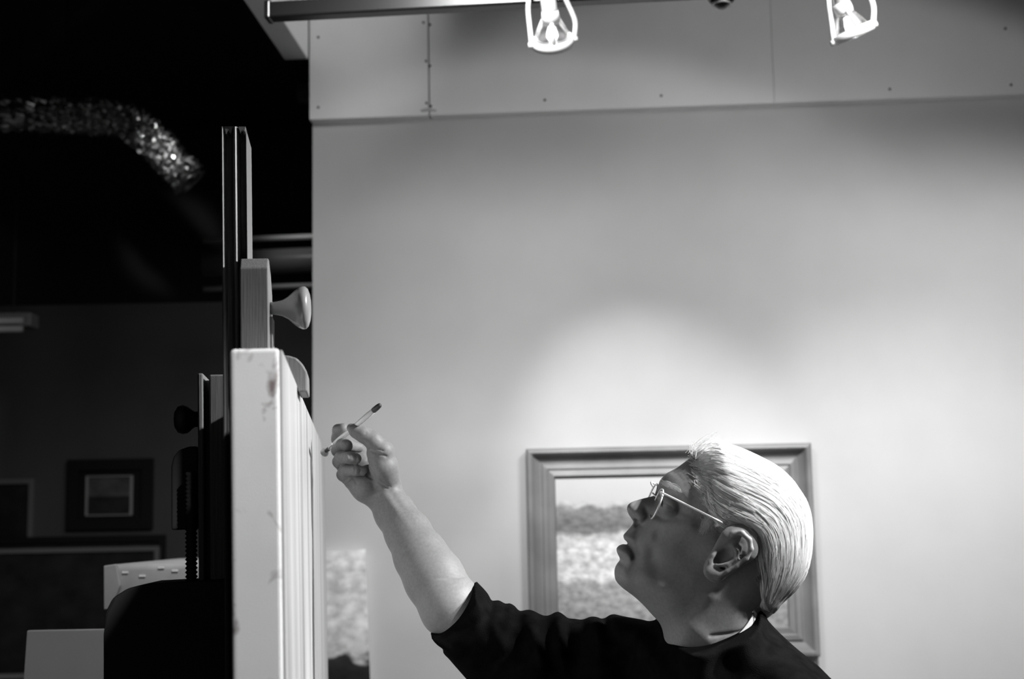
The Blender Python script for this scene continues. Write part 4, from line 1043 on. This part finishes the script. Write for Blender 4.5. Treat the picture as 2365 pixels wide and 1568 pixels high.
# ================================================================== GLASSES AND BRUSH
gl = thing('eyeglasses', wp(1524, 1140, 1.77), 'thin silver wire-rimmed eyeglasses on the man\'s face', 'eyeglasses')
gl['label'] = 'thin silver wire-rimmed eyeglasses worn by the white-haired person'
def W3(p): return Vector(uvw_to_world(np.array(p, float)[None])[0])
GT, GB = np.array(pc(1524, 1124, HD)), np.array(pc(1497, 1189, HD))       # lens plane seen from the side
gup = (GT - GB); gL = np.linalg.norm(gup); gup /= gL
def lens_pts(s, n=40, k=1.0):
    c = (GT + GB) / 2 + np.array((0, 0, -s * .033)); out = []
    for i in range(n):
        a = 2 * math.pi * i / n; ca, sa = math.cos(a), math.sin(a)
        ex = math.copysign(abs(ca) ** .8, ca) * .025 * k; ey = math.copysign(abs(sa) ** .85, sa) * gL / 2 * k
        out.append(c + gup * ey + np.array((.16 * (abs(ex + .033) if False else 0), 0, -s * ex)))
    return out
mg = bpy.data.materials.new('clear_lens'); mg.use_nodes = True
bb_ = mg.node_tree.nodes['Principled BSDF']; bb_.inputs['Roughness'].default_value = .02; bb_.inputs['Alpha'].default_value = .12; bb_.inputs['Base Color'].default_value = (.8, .8, .8, 1)
for s in (1, -1):
    link('rim', tube_mesh([W3(p) for p in lens_pts(s)], .0011, 8, True), M_SILVER, gl, None, True)
    bm = bmesh.new(); L = lens_pts(s, 40, .97); fwd = np.array((-.0006, .0003, 0))
    va = [bm.verts.new(W3(p + fwd)) for p in L]; vb = [bm.verts.new(W3(p - fwd)) for p in L]
    bm.faces.new(va); bm.faces.new(vb[::-1])
    for i in range(40): bm.faces.new((va[i], va[(i + 1) % 40], vb[(i + 1) % 40], vb[i]))
    link('lens', bm_mesh(bm), mg, gl)
    dz = HD - s * .062
    h0_ = np.array(pc(1527, 1137, 1.738)); h0_[2] = HD - s * .0605; h1_ = np.array(pc(1590, 1168, 1.729)); h1_[2] = HD - s * .0695; h2_ = np.array(pc(1656, 1201, 1.722)); h2_[2] = HD - s * .0775
    h3_ = np.array(pc(1690, 1220, 1.724)); h3_[2] = HD - s * .066
    pts = spline([h0_, h1_, h2_, h3_], 8)
    link('temple', tube_mesh([W3(p) for p in pts], .00135, 8), M_SILVER, gl, None, True)
    e0 = lens_pts(s)[4]
    link('end_piece', tube_mesh([W3(p) for p in spline([e0, (e0 + h0_) / 2 + np.array((-.001, .001, -s * .001)), h0_], 5)], .0015, 8), M_SILVER, gl, None, True)
    nb = (GT + GB) / 2 + np.array((.006, -.002, -s * .0095))
    link('nose_pad', tube_mesh([W3(nb), W3(nb + np.array((.001, -.006, -s * .001))), W3(nb + np.array((.001, -.011, -s * .002)))], [.0012, .002, .0012], 8), M_SILVER, gl, None, True)
br0 = (GT * .66 + GB * .34)
link('bridge', tube_mesh([W3(p) for p in spline([br0 + np.array((0, 0, -.0085)), br0 + np.array((-.0035, .0035, -.004)), br0 + np.array((-.0035, .0035, .004)), br0 + np.array((0, 0, .0085))], 6)], .0011, 8), M_SILVER, gl, None, True)

ba, bb2 = wp(747, 1047, 2.168), wp(878, 935, 2.008)
bd = bb2 - ba
pb = thing('paintbrush', ba, 'thin white paintbrush with dark end held against the canvas', 'paintbrush')
def along(t): return ba + bd * t
link('bristles', tube_mesh([along(.0), along(.04), along(.085), along(.12)], [.0012, .0026, .0032, .003], 12), M_BRISTLE, pb, None, True)
link('paint_load', tube_mesh([along(-.005), along(.02), along(.05)], [.003, .0068, .0035], 12), M_PAINT, pb, None, True)
link('ferrule', tube_mesh([along(.115), along(.16), along(.22)], [.0030, .0034, .0036], 14), M_SILVER, pb, None, True)
link('handle', tube_mesh([along(.215), along(.3), along(.5), along(.75), along(.90)], [.0036, .0042, .0036, .0040, .0040], 14), M_BRUSHW, pb, None, True)
link('handle_tip', tube_mesh([along(.898), along(.95), along(.99), along(1.0)], [.0041, .004, .0034, .0015], 14), mat('brush_dark_tip', .04, .5), pb, None, True)
